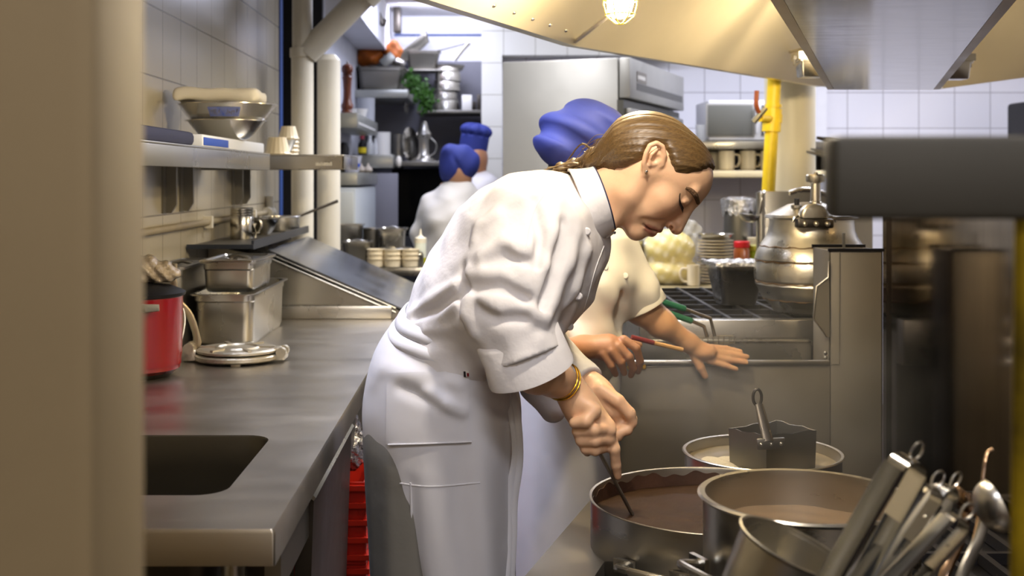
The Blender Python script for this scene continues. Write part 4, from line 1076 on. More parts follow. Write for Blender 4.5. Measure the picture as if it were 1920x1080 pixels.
# cups and bowls on the bin ledge
t = thing('steel_shaker', 'steel shaker cup with threaded neck on the bin ledge', 'shaker', (-.855, 4.12, 1.134)); c = Vector((-.855, 4.12, 1.134))
MB().lathe([(0, 0), (.039, 0), (.041, .004), (.041, .078), (.0385, .082), (.040, .085), (.040, .089), (.038, .091), (.040, .094), (.040, .098), (.038, .1), (.040, .103), (.040, .108), (.037, .111), (0, .111)], c, 40).build('cup_body', M_stb, t)
mb = MB(); mb.tube(spline([c+Vector((.040, 0, .068)), c+Vector((.062, 0, .066)), c+Vector((.068, 0, .045)), c+Vector((.056, 0, .022)), c+Vector((.040, 0, .02))], 5), .0045, 8); mb.build('handle', M_st, t)
mb = MB(); mb.sheet([[c+Vector((.046+.006*sin(i+j), -.01+.02*i/3, .005+.05*j/4)) for i in range(4)] for j in range(5)], .001); mb.build('cloth_tag', M_cloth, t)
def bowl(name, label, c, r, h, m, rim=.004, br=.45, group=None, cat='bowl'):
    t = thing(name, label, cat, (0, 0, 0), group)
    rb = r*br; ts = [k/8 for k in range(1, 9)]
    prof = [(0, 0), (rb, 0)]+[(rb+(r-rb)*q**.75, h*q) for q in ts]+[(r+rim*2, h), (r+rim*2, h+.002), (r-.002, h+.001)]+[(rb+(r-rb)*q**.75-.002, h*q) for q in reversed(ts[:-1])]+[(rb-.002, .003), (0, .003)]
    MB().lathe(prof, n=56).build('bowl_body', m, t); t.location = c; return t
bowl('steel_bowl', 'shiny shallow bowl behind the shaker on the bin ledge', (-.845, 4.45, 1.134), .062, .062, M_stb)
t = pot('saucepan', 'steel saucepan with a dark handle pointing up on the bin ledge', 'pan', (-.825, 4.72, 1.134), .078, .062, M_st)
mb = MB(); a = Vector((.06, .03, .055)); b = P(633, 377, 4.9)-Vector(t.location); mb.tube([a, a.lerp(b, .5), b], [.005, .006, .007], 8, flat=.6); mb.build('handle', M_stg, t, local=True)

# ================================================================== wall shelf contents
t = thing('plastic_tray', 'white plastic tray with a blue stripe under the bowls on the wall shelf', 'tray', (-.82, 3.4, 1.43))
MB().rbox(-.94, -.728, 3.02, 3.86, 1.4305, 1.462, .004).build('tray_body', M_plasw, t); MB().rbox(-.729, -.7265, 3.03, 3.32, 1.434, 1.455, .001).build('blue_stripe', M_blue, t)
t = tag(MB().rbox(-.94, -.74, 2.35, 2.99, 1.4305, 1.466, .012).build('folded_cloth', M_navy), 'dark navy folded cloth at the near end of the wall shelf', 'cloth')
bc = Vector((-.778, 3.52, 1.4625))
bowl('mixing_bowl', 'steel mixing bowl, lower of the two on the wall shelf', bc, .113, .056, M_stb, br=.52)
t = bowl('mixing_bowl', 'film-covered steel mixing bowl with blue tape, upper of the two on the wall shelf', bc+Vector((.006, .0, .042)), .138, .062, M_stb, br=.62)
b2 = Vector(t.location)
def onbowl(a, z, e=.0015):
    q = .138*(.62+.38*max(.001, min(1, z/.062))**.75)+e; return b2+Vector((q*cos(a), q*sin(a), z))
rows = [[onbowl(R(a), z) for a in np.linspace(-104, -62, 14)] for z in (.024, .033, .042, .050)]
MB().sheet(rows, -.0004).build('blue_tape', M_blue, t)
mb = MB(); random.seed(11)
for k in range(11):
    a0 = -101+k*3.4; 
    if k in (4, 5): continue
    mb.tube([onbowl(R(a0+random.uniform(0, 2.6)), random.uniform(.028, .046), .0024) for _ in range(5)], .0008, 5)
mb.build('tape_writing', M_black, t)
vs = []; n = 60; mb = MB(); rows = []
for j, z in enumerate((.012, .03, .05, .062, .068)):
    rows.append([onbowl(2*pi*i/n, min(z, .062), .004+.003*sin(i*1.7+j*2)+(.008 if z > .062 else 0))+Vector((0, 0, max(0, z-.062))) for i in range(n+1)])
mb.sheet(rows, -.0004); mb.build('cling_film', M_plas, t)
def f_towel(p):
    c = b2+Vector((-.022, 0, .088)); q = p-A3(c)
    w = .0025*np.sin(q[:, 0]*55)+.003*np.sin(q[:, 0]*23+q[:, 1]*40)
    a_ = np.maximum(np.abs(q[:, 0])-.108, 0); b_ = np.maximum(np.abs(q[:, 1])-.080, 0); c_ = np.maximum(np.abs(q[:, 2]-w)-.005, 0); d = np.sqrt(a_*a_+b_*b_+c_*c_)-.015
    return smin(d, ellipsoid(p, c+Vector((.085, -.06, -.002)), (.045, .035, .022)), .015)
tag(sdf_obj('kitchen_towel', [(f_towel, A3(b2)+V(-.2, -.15, .04), A3(b2)+V(.2, .15, .16), .004, 2)], M_cloth), 'folded white kitchen towel lying on top of the stacked bowls', 'towel')
# pleated paper cups
def pleat(loc, label, r, h, n=1):
    prof = [(r, 0), (r*1.02, .004), (r*.92, .010), (r*.66, h), (0, h), (0, h-.002), (r*.64, h-.002), (r*.9, .008), (r*.98, 0)]
    t = thing('ramekin', label, 'ramekin', (0, 0, 0), 'cream ramekins on the wall shelf'); mb = MB(); N_ = 64; vs = []; 
    for q, z in prof:
        for i in range(N_): k = 1+.02*cos(2*pi*i/N_*16); vs.append((q*k*cos(2*pi*i/N_), q*k*sin(2*pi*i/N_), z))
    fs = [(j*N_+i, j*N_+(i+1) % N_, (j+1)*N_+(i+1) % N_, (j+1)*N_+i) for j in range(len(prof)-1) for i in range(N_)]
    mb.add(vs, fs); mb.build('cup_body', M_ceram, t); t.location = loc; return t
r0 = pleat((P(520, 290, 4.22).x, 4.22, 1.4325), 'cream fluted cup turned upside down at the near end of the far wall shelf', .048, .062)
bowl('steel_bowl', 'small steel bowl behind the fluted cup on the far wall shelf', (P(527, 280, 4.36).x, 4.36, 1.433), .055, .055, M_stb)
for i in range(5):
    o = pleat((P(540, 280, 4.5).x, 4.51, 1.433+i*.016), f'cream pleated cup in the nested stack on the far wall shelf' if i < 4 else 'cream pleated cup topmost of the nested stack on the far wall shelf', .040, .05)

# ================================================================== alcove contents
t = thing('pepper_mill', 'tall turned wooden pepper mill on the pale alcove shelf', 'pepper mill', P(650, 212, 5.95)); c = P(651, 212, 5.95); c.z = 1.674
MB().lathe([(0, 0), (.030, 0), (.031, .012), (.027, .02), (.030, .03), (.031, .045), (.025, .055), (.021, .075), (.020, .12), (.023, .165), (.026, .185), (.022, .192), (.026, .197), (.026, .200)], c, 32).build('mill_body', M_wood, t)
MB().lathe([(.020, .200), (.028, .212), (.030, .228), (.026, .243), (.012, .252), (0, .253)], c, 32).build('mill_head', M_wood, t)
MB().lathe([(0, .252), (.006, .254), (.007, .262), (0, .268)], c, 16).build('knob', M_stb, t)
t = thing('glass_bowl', 'little clear glass beside the pepper mill', 'glass', (P(664, 215, 5.9).x, 5.9, 1.674)); MB().lathe([(0, 0), (.012, 0), (.014, .022), (.012, .022), (.01, .003), (0, .003)], t.location, 20).build('glass_body', M_glass, t)
t = thing('white_bowl', 'white plastic bowl at the edge of the pepper mill shelf', 'bowl', (-.69, 6.5, 1.674)); MB().lathe([(0, 0), (.03, 0), (.045, .05), (.043, .05), (.029, .003), (0, .003)], (-.685, 6.4, 1.674), 32).build('bowl_body', M_whitecer, t)
t = thing('tub', 'pale plastic tub at the back of the pepper mill shelf', 'tub', (-.68, 6.75, 1.674)); MB().lathe([(0, 0), (.05, 0), (.052, .13), (.054, .135), (.0, .137)], (-.69, 6.78, 1.674), 32).build('tub_body', mat('grey_plastic', '#9a9ca0', .5), t)
# high shelf: deep pan with orange bags
hx = P(715, 168, 7.3).x
gn_pan('hotel_pan', 'deep steel pan full of orange bags on the high alcove shelf', 'pan', (hx-.005, 7.42, 1.89), .285, .36, .145, 0, M_std, taper=.88, rad=.03)
def f_or(c, r, s):
    c = A3(c)
    return lambda p: ellipsoid(p, c, r)+.010*np.sin((p[:, 0]-c[0])*55+s)*np.sin((p[:, 2]-c[2])*60+s)
for i, (px, py, rx, rz, lab) in enumerate(((690, 106, .10, .065, 'brown orange wrapped bag at the left of the deep pan'), (737, 97, .055, .07, 'pointed orange bag standing highest in the deep pan'), (745, 118, .045, .03, 'small amber bag with a shiny knot at the right of the deep pan'))):
    c = P(px, py, 7.40); z0 = c.z-rz
    o = sdf_obj('orange_bag', [(f_or(c, (rx, .08, rz), i), A3(c)-.18, A3(c)+.18, .008, 1)], M_orange if i < 2 else M_foil)
    tag(o, lab, 'bag', 'bags in the deep pan')
tag(MB().rbox(-.03, .03, -.004, .004, -.045, .045, .003, Matrix.Translation(P(727, 112, 7.30)) @ Matrix.Rotation(R(50), 4, 'Y')).build('paper_packet', M_shelfw), 'grey paper packet leaning on the orange bags', 'packet')
# pans piled behind, right of the high shelf
def at(px, py, Y): return P(px, py, Y)
c = P(792, 122, 7.7)
base = 1.782
t = thing('wire_rack', 'steel stand carrying the dark pans above the dark alcove shelf', 'rack', (c.x, 7.75, base))
for x in (-.11, .11):
    for y in (-.1, .1): MB().tube([(c.x+x, 7.75+y, base), (c.x+x, 7.75+y, base+.265)], .006, 8).build('leg', M_std, t)
mb = MB(); mb.rbox(c.x-.13, c.x+.13, 7.63, 7.87, base+.262, base+.272, .002); mb.build('rack_top', M_std, t)
p = gn_pan('hotel_pan', 'dark steel pan on the stand beside the orange bags', 'pan', (c.x, 7.75, base+.273), .22, .2, .125, 0, M_std, taper=.8)
p = gn_pan('hotel_pan', 'dark steel pan tipped on its side over the other pan', 'pan', (0, 0, 0), .26, .2, .07, 0, M_std, taper=.85)
p.location = P(782, 98, 7.75); p.rotation_euler = (R(8), R(-40), 0)
t = thing('long_pan_handle', 'frying pan whose long bent handle points up over the pan tower', 'pan', P(845, 112, 7.75)); q = P(842, 118, 7.75)
MB().lathe([(0, 0), (.09, 0), (.105, .03), (.102, .03), (.088, .004), (0, .004)], (q.x, q.y, 2.06), 36).build('pan_body', M_std, t)
MB().tube([P(853, 113, 7.66), P(868, 93, 7.68), P(880, 80, 7.68)], [.012, .013, .014], 10, flat=.35).build('handle', M_std, t)
MB().tube([P(880, 80, 7.68), P(850, 88, 7.7), P(822, 95, 7.72)], .004, 8).build('wire_bail', M_stg, t)
xs = P(838, 160, 7.72).x; z = 1.782
for i, (r, h, dx, lab) in enumerate(((.085, .075, -.005, 'steel pan at the very bottom of the pan tower'), (.082, .06, -.012, 'steel pan second from the bottom of the pan tower'), (.087, .062, .0, 'steel pan in the middle of the pan tower'), (.085, .058, .006, 'steel pan second from the top of the pan tower'), (.082, .03, 0, 'shallow steel pan that tops the pan tower'))):
    t = thing('round_pan', lab, 'pan', (xs+dx, 7.72, z), 'pans in the tower')
    MB().lathe([(0, h), (r*.93, h), (r*.97, h-.005), (r, .008), (r+.004, .004), (r+.004, .0), (r-.003, .0), (r*.95, h-.008), (0, h-.004)], n=44).build('pan_body', M_st, t, local=True); z += h+.001
t = tag(MB().rbox(-.055, -.03+.0, 7.6, 7.85, 1.783, 1.89, .003).rbox(-.15, -.06, 7.7, 7.8, 1.783, 1.85, .003).build('stacked_boxes', M_stg), 'dark box at the right end of the dark alcove shelf', 'box')
tag(MB().rbox(P(866, 200, 7.68).x, P(885, 200, 7.68).x, 7.66, 7.69, 1.783, 1.89, .003).build('white_carton', M_whitecer), 'white carton standing right of the pan tower', 'carton')
# parsley
random.seed(21); mb = MB()
cl = [P(768, 142, 7.3), P(778, 160, 7.25), P(790, 176, 7.22), P(802, 190, 7.22), P(800, 205, 7.22)]
for k in range(420):
    t_ = random.random()*3.99; i = int(t_); c = cl[i].lerp(cl[i+1], t_-i); s = .055*(1-.3*t_/4)
    c = c+Vector((random.gauss(0, s*.55), random.gauss(0, s*.4), random.gauss(0, s*.45)))
    M_ = Matrix.Translation(c) @ Euler((random.uniform(0, 6.3), random.uniform(0, 6.3), random.uniform(0, 6.3))).to_matrix().to_4x4(); q = random.uniform(.010, .02)
    mb.add([M_ @ Vector(v) for v in ((-q, 0, 0), (-q*.4, q*.8, .003), (0, q*.3, 0), (q*.4, q*.9, .003), (q, 0, 0), (0, -q, 0.003))], [(0, 1, 2, 5), (2, 3, 4, 5)])
t = thing('parsley_bunch', 'bunch of green parsley drooping over the high alcove shelf', 'herbs', cl[0]); o = mb.build('leaves', M_grn, t, fix=False)
mb = MB()
for k in range(9): a = cl[0]+Vector((random.gauss(0, .02), 0, .0)); mb.tube([P(752, 150, 7.3), a, cl[2]+Vector((random.gauss(0, .03), 0, random.gauss(0, .02)))], .002, 5)
mb.build('stems', M_grn, t)
# mid shelf: tubs, bottles
z0 = 1.487
def tubb(px, r, h, Y, lab, m, name='tub'):
    x = P(px, 0, Y).x; t = thing(name, lab, name, (x, Y, z0)); MB().lathe([(0, 0), (r, 0), (r, h*.97), (r*1.03, h*.97), (r*1.03, h), (0, h)], (x, Y, z0), 32).build(name+'_body', m, t); return t
tubb(718, .048, .145, 7.3, 'tall white tub on the mid alcove shelf', M_whitecer)
tubb(747, .045, .14, 7.5, 'steel canister beside the white tub on the mid alcove shelf', M_std, 'canister').location
x = P(678, 0, 6.9).x
t = thing('sauce_bottle', 'dark sauce bottle with a yellow label and red cap', 'bottle', (x, 7.1, z0)); c = Vector((P(679, 0, 7.1).x, 7.1, z0))
MB().lathe([(0, 0), (.024, 0), (.025, .06), (.012, .085), (.012, .095)], c, 24).build('bottle_body', M_blackshine, t); MB().lathe([(.0255, .012), (.0255, .045)], c, 24).build('label', mat('yellow_label', '#d8c21f', .5), t); MB().lathe([(.014, .095), (.014, .118), (0, .118)], c, 20).build('cap', mat('dark_red', '#7c2330', .4), t)
for i, (px, r, h) in enumerate(((694, .02, .12), (704, .016, .10))):
    t = thing('glass_bottle', ('taller' if i == 0 else 'shorter')+' clear glass bottle between the sauce bottle and the white tub', 'bottle', (P(px, 0, 7.15).x, 7.15, z0)); MB().lathe([(0, 0), (r, 0), (r, h*.6), (r*.5, h*.8), (r*.5, h), (r*.4, h), (r*.4, h*.8), (r*.9, h*.6), (r*.9, .004), (0, .004)], t.location, 24).build('bottle_body', M_glass, t)
# lower pale shelf: bowl, jars
t = thing('clear_bowl', 'clear bowl with blue tape on the lower alcove shelf', 'bowl', (P(660, 322, 6.0).x, 6.0, 1.376)); c = Vector(t.location)
MB().lathe([(0, 0), (.030, 0), (.035, .004), (.052, .085), (.049, .085), (.032, .007), (0, .005)], c, 40).build('bowl_body', mat('milky_plastic', '#d7d9e6', .2, alpha=.6), t)
MB().lathe([(.0405, .028), (.0445, .050)], c, 40).build('blue_tape', M_blue, t)
t = thing('dark_jar', 'round dark jar behind the clear bowl on the lower alcove shelf', 'jar', (P(644, 0, 6.3).x, 6.3, 1.376)); c = Vector(t.location); MB().sphere(c+Vector((0, 0, .05)), .05, n=16).build('jar_body', M_stg, t); MB().lathe([(.03, .09), (.032, .13), (.02, .16), (0, .165)], c, 24).build('jar_lid', M_black, t)
for i, px in enumerate((677, 690)):
    t = thing('garlic', ('left' if i == 0 else 'right')+' pale garlic bulb on the lower alcove shelf edge', 'garlic', (P(px, 0, 6.5).x, 6.5, 1.376))
    MB().lathe([(0, 0), (.018, .002), (.026, .014), (.022, .028), (.008, .04), (.004, .055), (0, .055)], t.location, 20).build('bulb', mat('garlic', '#b5aa9b', .6, var=.2), t)
t = thing('white_rag', 'small white rag hanging over the mid shelf end', 'rag', P(748, 305, 6.98))
def f_rag(p): return ellipsoid(p, P(747, 303, 6.98), (.022, .02, .032))+.004*np.sin(p[:, 0]*150)
sdf_obj('rag_cloth', [(f_rag, A3(P(747, 303, 6.98))-.06, A3(P(747, 303, 6.98))+.06, .004, 1)], M_cloth, t)
# juicer / mixer on dark shelf
t = thing('meat_grinder', 'polished metal grinder with a looped handle on the dark lower alcove shelf', 'grinder', (P(795, 0, 7.3).x, 7.3, 1.45)); c = Vector((P(795, 0, 7.3).x, 7.3, 1.45))
MB().lathe([(0, 0), (.075, 0), (.07, .015), (.045, .03), (.034, .05), (.032, .13), (.04, .15), (.045, .165), (.05, .168), (.044, .18), (.03, .2), (.022, .235), (.012, .25), (0, .252)], c, 32).build('grinder_body', M_st, t)
MB().tube(spline([c+Vector((.04, 0, .15)), c+Vector((.075, 0, .11)), c+Vector((.07, 0, .06)), c+Vector((.035, 0, .035))], 6), .005, 8).build('handle', M_stb, t)
t = thing('lid', 'round steel lid standing on edge left of the grinder', 'lid', (P(770, 0, 7.35).x, 7.35, 1.45))
o = MB().lathe([(0, .02), (.06, .016), (.105, .0), (.108, .001), (.06, .019), (0, .023)], (0, 0, 0), 40).build('lid_disc', M_stb, t, local=True); o.matrix_basis = Matrix.Translation((0, 0, .109)) @ Matrix.Rotation(R(65), 4, 'Z') @ Matrix.Rotation(R(86), 4, 'X')
# hanging things under the ceiling duct
t = thing('wall_speaker', 'dark bracket lamp hanging at the alcove ceiling edge', 'fixture', P(745, 45, 7.6)); MB().rbox(*[v for v in (P(738, 0, 7.6).x, P(752, 0, 7.6).x)], 7.55, 7.65, P(0, 62, 7.6).z, 2.45, .01).build('fixture_body', M_stg, t)
t = thing('wall_bracket', 'dark drooping bracket under the alcove duct', 'fixture', P(712, 40, 6.9)); MB().tube(spline([P(704, 14, 6.9), P(712, 32, 6.9), P(718, 46, 6.9), P(722, 36, 6.9)], 5), .014, 8).build('fixture_body', M_stg, t)

# ---------------- pans on the alcove prep table
zt = .94
gn_pan('hotel_pan', 'tall steel pan at the left of the prep table, beside the drain pipe', 'pan', (P(652, 0, 5.7).x+.005, 5.68, zt), .135, .15, .185, 0, M_st, taper=.95, rad=.015)
gn_pan('hotel_pan', 'pale steel pan with a lid in the middle of the prep table', 'pan', (P(735, 0, 5.6).x, 5.6, zt), .125, .16, .165, 0, M_st, taper=.9, lid=True)
gn_pan('hotel_pan', 'tilted shallow steel pan in front of the tall pan on the prep table', 'pan', (P(672, 0, 5.52).x, 5.47, zt), .13, .12, .11, R(4), M_std, taper=.9, lid=True)
t = pot('steel_ring_pot', 'wide steel pot in front of the lidded pan on the prep table', 'pot', (P(741, 0, 5.42).x, 5.46, zt), .070, .085, M_st)
t = pot('steel_pot', 'low steel pot at the back of the prep table', 'pot', (P(700, 0, 5.72).x, 5.72, zt), .05, .165, M_std)
t = thing('squeeze_bottle', 'clear squeeze bottle with a pointed nozzle and yellow-green oil', 'bottle', (P(789, 0, 5.3).x, 5.44, zt)); c = Vector((P(788.5, 0, 5.44).x, 5.44, zt))
MB().lathe([(0, 0), (.026, 0), (.027, .004), (.027, .105), (.026, .11)], c, 28).build('bottle_body', mat('milky_bottle', '#d9dccb', .3), t)
MB().lathe([(.0275, .001), (.0275, .04)], c, 28).build('oil', mat('oil_green', '#a9a81f', .3), t)
MB().lathe([(.0275, .108), (.0275, .13), (.012, .137), (.006, .145), (.003, .172), (0, .172)], c, 28).build('nozzle_cap', mat('cream_cap', '#e6ddc4', .4), t)
t = thing('pepper_shaker', 'small steel shaker in front of the squeeze bottle', 'shaker', (P(787, 0, 5.38).x, 5.385, zt)); MB().lathe([(0, 0), (.018, 0), (.017, .05), (.018, .055), (.012, .07), (0, .072)], t.location, 24).build('shaker_body', M_stb, t)
t0 = None
for i, (px, py, lab) in enumerate(((702, 0, 'cream ramekin leftmost of the three stacks by the sloping lid'), (734, 0, 'cream ramekin of the middle stack by the sloping lid'), (768, 0, 'cream ramekin of the right stack, nearest the chef'))):
    for k in range((3, 3, 3)[i]):
        nm = ('lowest ', 'middle ', 'topmost ')[k]+lab
        x = P(px, 0, 5.33).x; loc = (x, (5.395, 5.385, 5.385)[i], .9405+k*.021)
        if t0 is None:
            t0 = thing('ramekin', nm, 'ramekin', (0, 0, 0), 'ramekins on the prep table')
            MB().lathe([(0, 0), (.034, 0), (.037, .002), (.040, .034), (.044, .036), (.044, .040), (.039, .040), (.034, .004), (0, .003)], n=32).build('cup_body', M_ceram, t0); t0.location = loc
        else: copy_tree(t0, loc, label=nm)
# ================================================================== materials for people
M_skin = vcol_mat('skin', .42, sss=.12, spec=.4, bump=.08, bscale=120, var=.06)
M_jacket = mat('jacket_cotton', '#dedbdc', .8, bump=.45, bscale=16)
M_apron = mat('apron_cotton', '#d4d4da', .85, bump=.45, bscale=5)
M_jacket2 = mat('jacket_cream', '#e6e0d2', .8, bump=.12, bscale=14)
M_trous = mat('grey_trousers', '#74726c', .85, bump=.1, bscale=30)
M_hat = mat('blue_hat', '#283480', .75, bump=.12, bscale=16)
M_gold = mat('gold', '#d9a93a', .2, 1.)
M_shoe = mat('black_shoe', '#141414', .4)
M_brow = mat('brow_hair', '#5d432b', .8, bump=.6, bscale=300)
M_lash = mat('dark_lash', '#2a1a12', .8)
def hair_mat(name, c1, c2, rot):
    m, nt, b = new_mat(name); L = nt.links
    tc = N(nt, 'ShaderNodeTexCoord'); m0 = N(nt, 'ShaderNodeMapping'); m0.inputs['Rotation'].default_value = (0, R(rot), 0); L.new(tc.outputs['Object'], m0.inputs[0])
    mp = N(nt, 'ShaderNodeMapping'); mp.inputs['Scale'].default_value = (5, 260, 260); L.new(m0.outputs[0], mp.inputs[0])
    n1 = N(nt, 'ShaderNodeTexNoise'); n1.inputs['Scale'].default_value = 1.6; n1.inputs['Detail'].default_value = 4; L.new(mp.outputs[0], n1.inputs['Vector'])
    rp = N(nt, 'ShaderNodeValToRGB'); rp.color_ramp.elements[0].position = .25; rp.color_ramp.elements[1].position = .8
    rp.color_ramp.elements[0].color = (*lin(c1), 1); rp.color_ramp.elements[1].color = (*lin(c2), 1); L.new(n1.outputs['Fac'], rp.inputs[0]); L.new(rp.outputs[0], b.inputs['Base Color'])
    b.inputs['Roughness'].default_value = .42; b.inputs['Specular IOR Level'].default_value = .5
    bp = N(nt, 'ShaderNodeBump'); bp.inputs['Strength'].default_value = .25; bp.inputs['Distance'].default_value = .003; L.new(n1.outputs['Fac'], bp.inputs['Height']); L.new(bp.outputs[0], b.inputs['Normal'])
    return m
M_hair = hair_mat('brown_hair', '#3f2d17', '#6e5531', 14)
M_hairD = mat('dark_hair', '#1d1512', .5)

def polySD(x, z, poly):
    """signed distance to a polygon in a plane (negative inside)"""
    n = len(poly); d = np.full(len(x), 1e9, f32); s = np.zeros(len(x), bool)
    for i in range(n):
        ax, az = poly[i]; bx, bz = poly[(i+1) % n]; ex, ez = bx-ax, bz-az
        t = np.clip(((x-ax)*ex+(z-az)*ez)/(ex*ex+ez*ez), 0, 1); dx = x-ax-t*ex; dz = z-az-t*ez
        d = np.minimum(d, np.sqrt(dx*dx+dz*dz))
        c = (az > z) != (bz > z)
        with np.errstate(divide='ignore', invalid='ignore'): xi = ax+(z-az)*ex/(ez if abs(ez) > 1e-12 else 1e-12)
        s ^= c & (x < xi)
    return np.where(s, -d, d)

# ------------------------------------------------------------------ the bending chef
YW = 2.28
def W(px, py, dy=0.): return P(px, py, YW+dy)
HS = 2.25/2200/.001; HO = P(1191, 452, 2.25)
TURN = R(7); U0 = Vector((.615, 0, -.79)); V0 = Vector((.79, 0, .615)); W0 = Vector((0, -1, 0))
UA = (U0*cos(TURN)+W0*sin(TURN)); WA = (W0*cos(TURN)-U0*sin(TURN)); VA = V0
PIV = Vector((-.085, .1, 0))
HM = np.array([UA, VA, WA], f32).T*1.0            # columns are axes
def uv(px, py): return Vector((((px-1191)*.615+(py-452)*.79)*.001, ((px-1191)*.79-(py-452)*.615)*.001))
def H(u, v, w=0.):    # head frame to world
    q = Vector((u, v, w))-PIV
    base = HO+(U0*PIV.x+V0*PIV.y)*HS
    return base+(UA*q.x+VA*q.y+WA*q.z)*HS
HB0 = A3(HO+(U0*PIV.x+V0*PIV.y)*HS)
def toHead(p): return ((p-HB0)@HM)/HS+A3(PIV)
lipU = [(-.0035, .0425, -.021), (.0085, .0475, -.008), (.0112, .0475, 0), (.0085, .0475, .008), (-.0035, .0425, .021)]
lipL = [(-.007, .0335, -.018), (.0030, .0345, -.008), (.0052, .0345, 0), (.0030, .0345, .008), (-.007, .0335, .018)]
ear_px = [(1206, 333), (1202, 316), (1206, 298), (1213, 284), (1225, 279), (1236, 285), (1240, 300), (1237, 315), (1229, 322)]
ear_w = [.074, .084, .090, .091, .088, .083, .078, .073, .070]
earP = [(*uv(*e), w) for e, w in zip(ear_px, ear_w)]
nk = uv(1112, 388)
def f_head(p):
    q = toHead(p); qs = q.copy(); qs[:, 2] = np.abs(q[:, 2])      # two-fold symmetric head
    d = ellipsoid(qs, (-.088, .124, 0), (.094, .078, .072))
    d = smin(d, ellipsoid(qs, (-.050, .143, 0), (.066, .060, .061)), .02)
    d = smin(d, ellipsoid(qs, (-.044, .078, 0), (.056, .056, .055)), .02)
    d = smin(d, ellipsoid(qs, (-.050, .045, 0), (.046, .034, .044)), .02)
    d = smin(d, capsule(qs, (-.018, .014, .008), (-.074, .042, .046), .0165, .019), .02)
    d = smin(d, capsule(qs, (-.074, .042, .046), (-.088, .090, .057), .019, .018), .02)
    d = smin(d, capsule(qs, (-.012, .013, 0), (-.014, .013, .012), .0160), .014)
    d = smin(d, ellipsoid(qs, (-.030, .082, .036), (.028, .026, .026)), .02)
    d = smin(d, ellipsoid(qs, (-.014, .043, 0), (.026, .022, .028)), .015)
    d = smax(d, -ellipsoid(qs, (.025, .1185, .034), (.0225, .016, .024)), .012)
    d = smin(d, capsule(qs, (.006, .1335, .010), (-.006, .1375, .046), .0095, .0075), .012)
    d = smin(d, capsule(qs, (.006, .126, 0), (.0275, .0745, 0), .0105, .0128), .012)
    d = smin(d, ellipsoid(qs, (.0195, .0690, .0105), (.0095, .0078, .0078)), .007)
    d = smax(d, -capsule(qs, (.026, .0635, .0062), (.019, .066, .0085), .0036), .004)
    d = smax(d, -ellipsoid(qs, (.0215, .0665, .0155), (.0045, .0030, .0045)), .003)
    e = ellipsoid(qs, (-.0065, .1165, .0325), (.0135, .0125, .0135)); d = smin(d, e, .004)
    d = smin(d, capsule(qs, (.0045, .1125, .024), (-.002, .1105, .045), .0028), .004)      # lower lid fold
    d = smin(d, chain(q, lipU, [.003, .0055, .0055, .0055, .003]), .006)
    d = smin(d, chain(q, lipL, [.0035, .0062, .0068, .0062, .0035]), .006)
    d = smax(d, -chain(q, [(-.0115, .0352, -.029), (-.001, .0385, -.021), (.0095, .0412, -.009), (.0165, .0415, 0), (.0095, .0412, .009), (-.001, .0385, .021), (-.0115, .0352, .029)], [.0016, .0019, .0019, .0016, .0019, .0019, .0016]), .003)
    d = smin(d, ellipsoid(qs, (-.030, .056, .040), (.016, .020, .012)), .015)
    # ears
    d = smin(d, ellipsoid(qs, (*uv(1222, 305), .076), (.013, .022, .006)), .006)
    d = smin(d, chain(qs, earP, [.0062, .0048, .0046, .0046, .0048, .0048, .0046, .0040, .004]), .005)
    d = smin(d, chain(qs, [(*uv(1213, 318), .080), (*uv(1216, 300), .086), (*uv(1226, 290), .083)], [.003, .0035, .003]), .004)
    d = smax(d, -ellipsoid(qs, (*uv(1225, 308), .083), (.007, .009, .007)), .004)
    d = smin(d, capsule(qs, (*uv(1234, 318), .071), (*uv(1233, 312), .073), .004), .005)
    # neck
    d = smin(d, capsule(q, (-.098, .062, 0), (nk.x, nk.y, -.01), .049, .056), .03)
    d = smin(d, capsule(q, (*uv(1196, 335), .055), (*uv(1142, 425), .030), .010, .012), .02)
    return d
def march_head(pl): return [m for m in (march(f_head, x, y, 2.05, 2.4) for x, y in pl) if m is not None]
def both(pl):
    out = []
    for v in pl:
        q = toHead(np.array([v], f32))[0]; out.append((float(q[0]), float(q[1]), float(q[2])))
    return out
MOUTH = both(march_head(((1206, 420), (1212, 425), (1219, 429), (1226, 431), (1231, 432))))
NASO = both(march_head(((1247, 413), (1232, 414), (1216, 412), (1206, 412))))
LIPN = both(march_head(((1212, 428), (1219, 435), (1226, 440)))); LIPP = both(march_head(((1214, 422), (1224, 426), (1234, 431))))
def f_headM(p):
    d = f_head(p); qs = toHead(p); qs[:, 2] = np.abs(qs[:, 2])
    d = smin(d, chain(qs, [(a-.003, b, c) for a, b, c in LIPN], [.0035, .0055, .0055]), .007)
    d = smin(d, chain(qs, [(a-.003, b, c) for a, b, c in LIPP], [.003, .0045, .005]), .007)
    d = smax(d, -chain(qs, MOUTH, [.0012, .0018, .002, .002, .002]), .004)
    d = smax(d, -chain(qs, NASO, [.0012]*len(NASO)), .010)
    return d
HANDC = [W(1068, 728, -.10), W(1088, 762, -.105), W(1118, 796, -.105)]
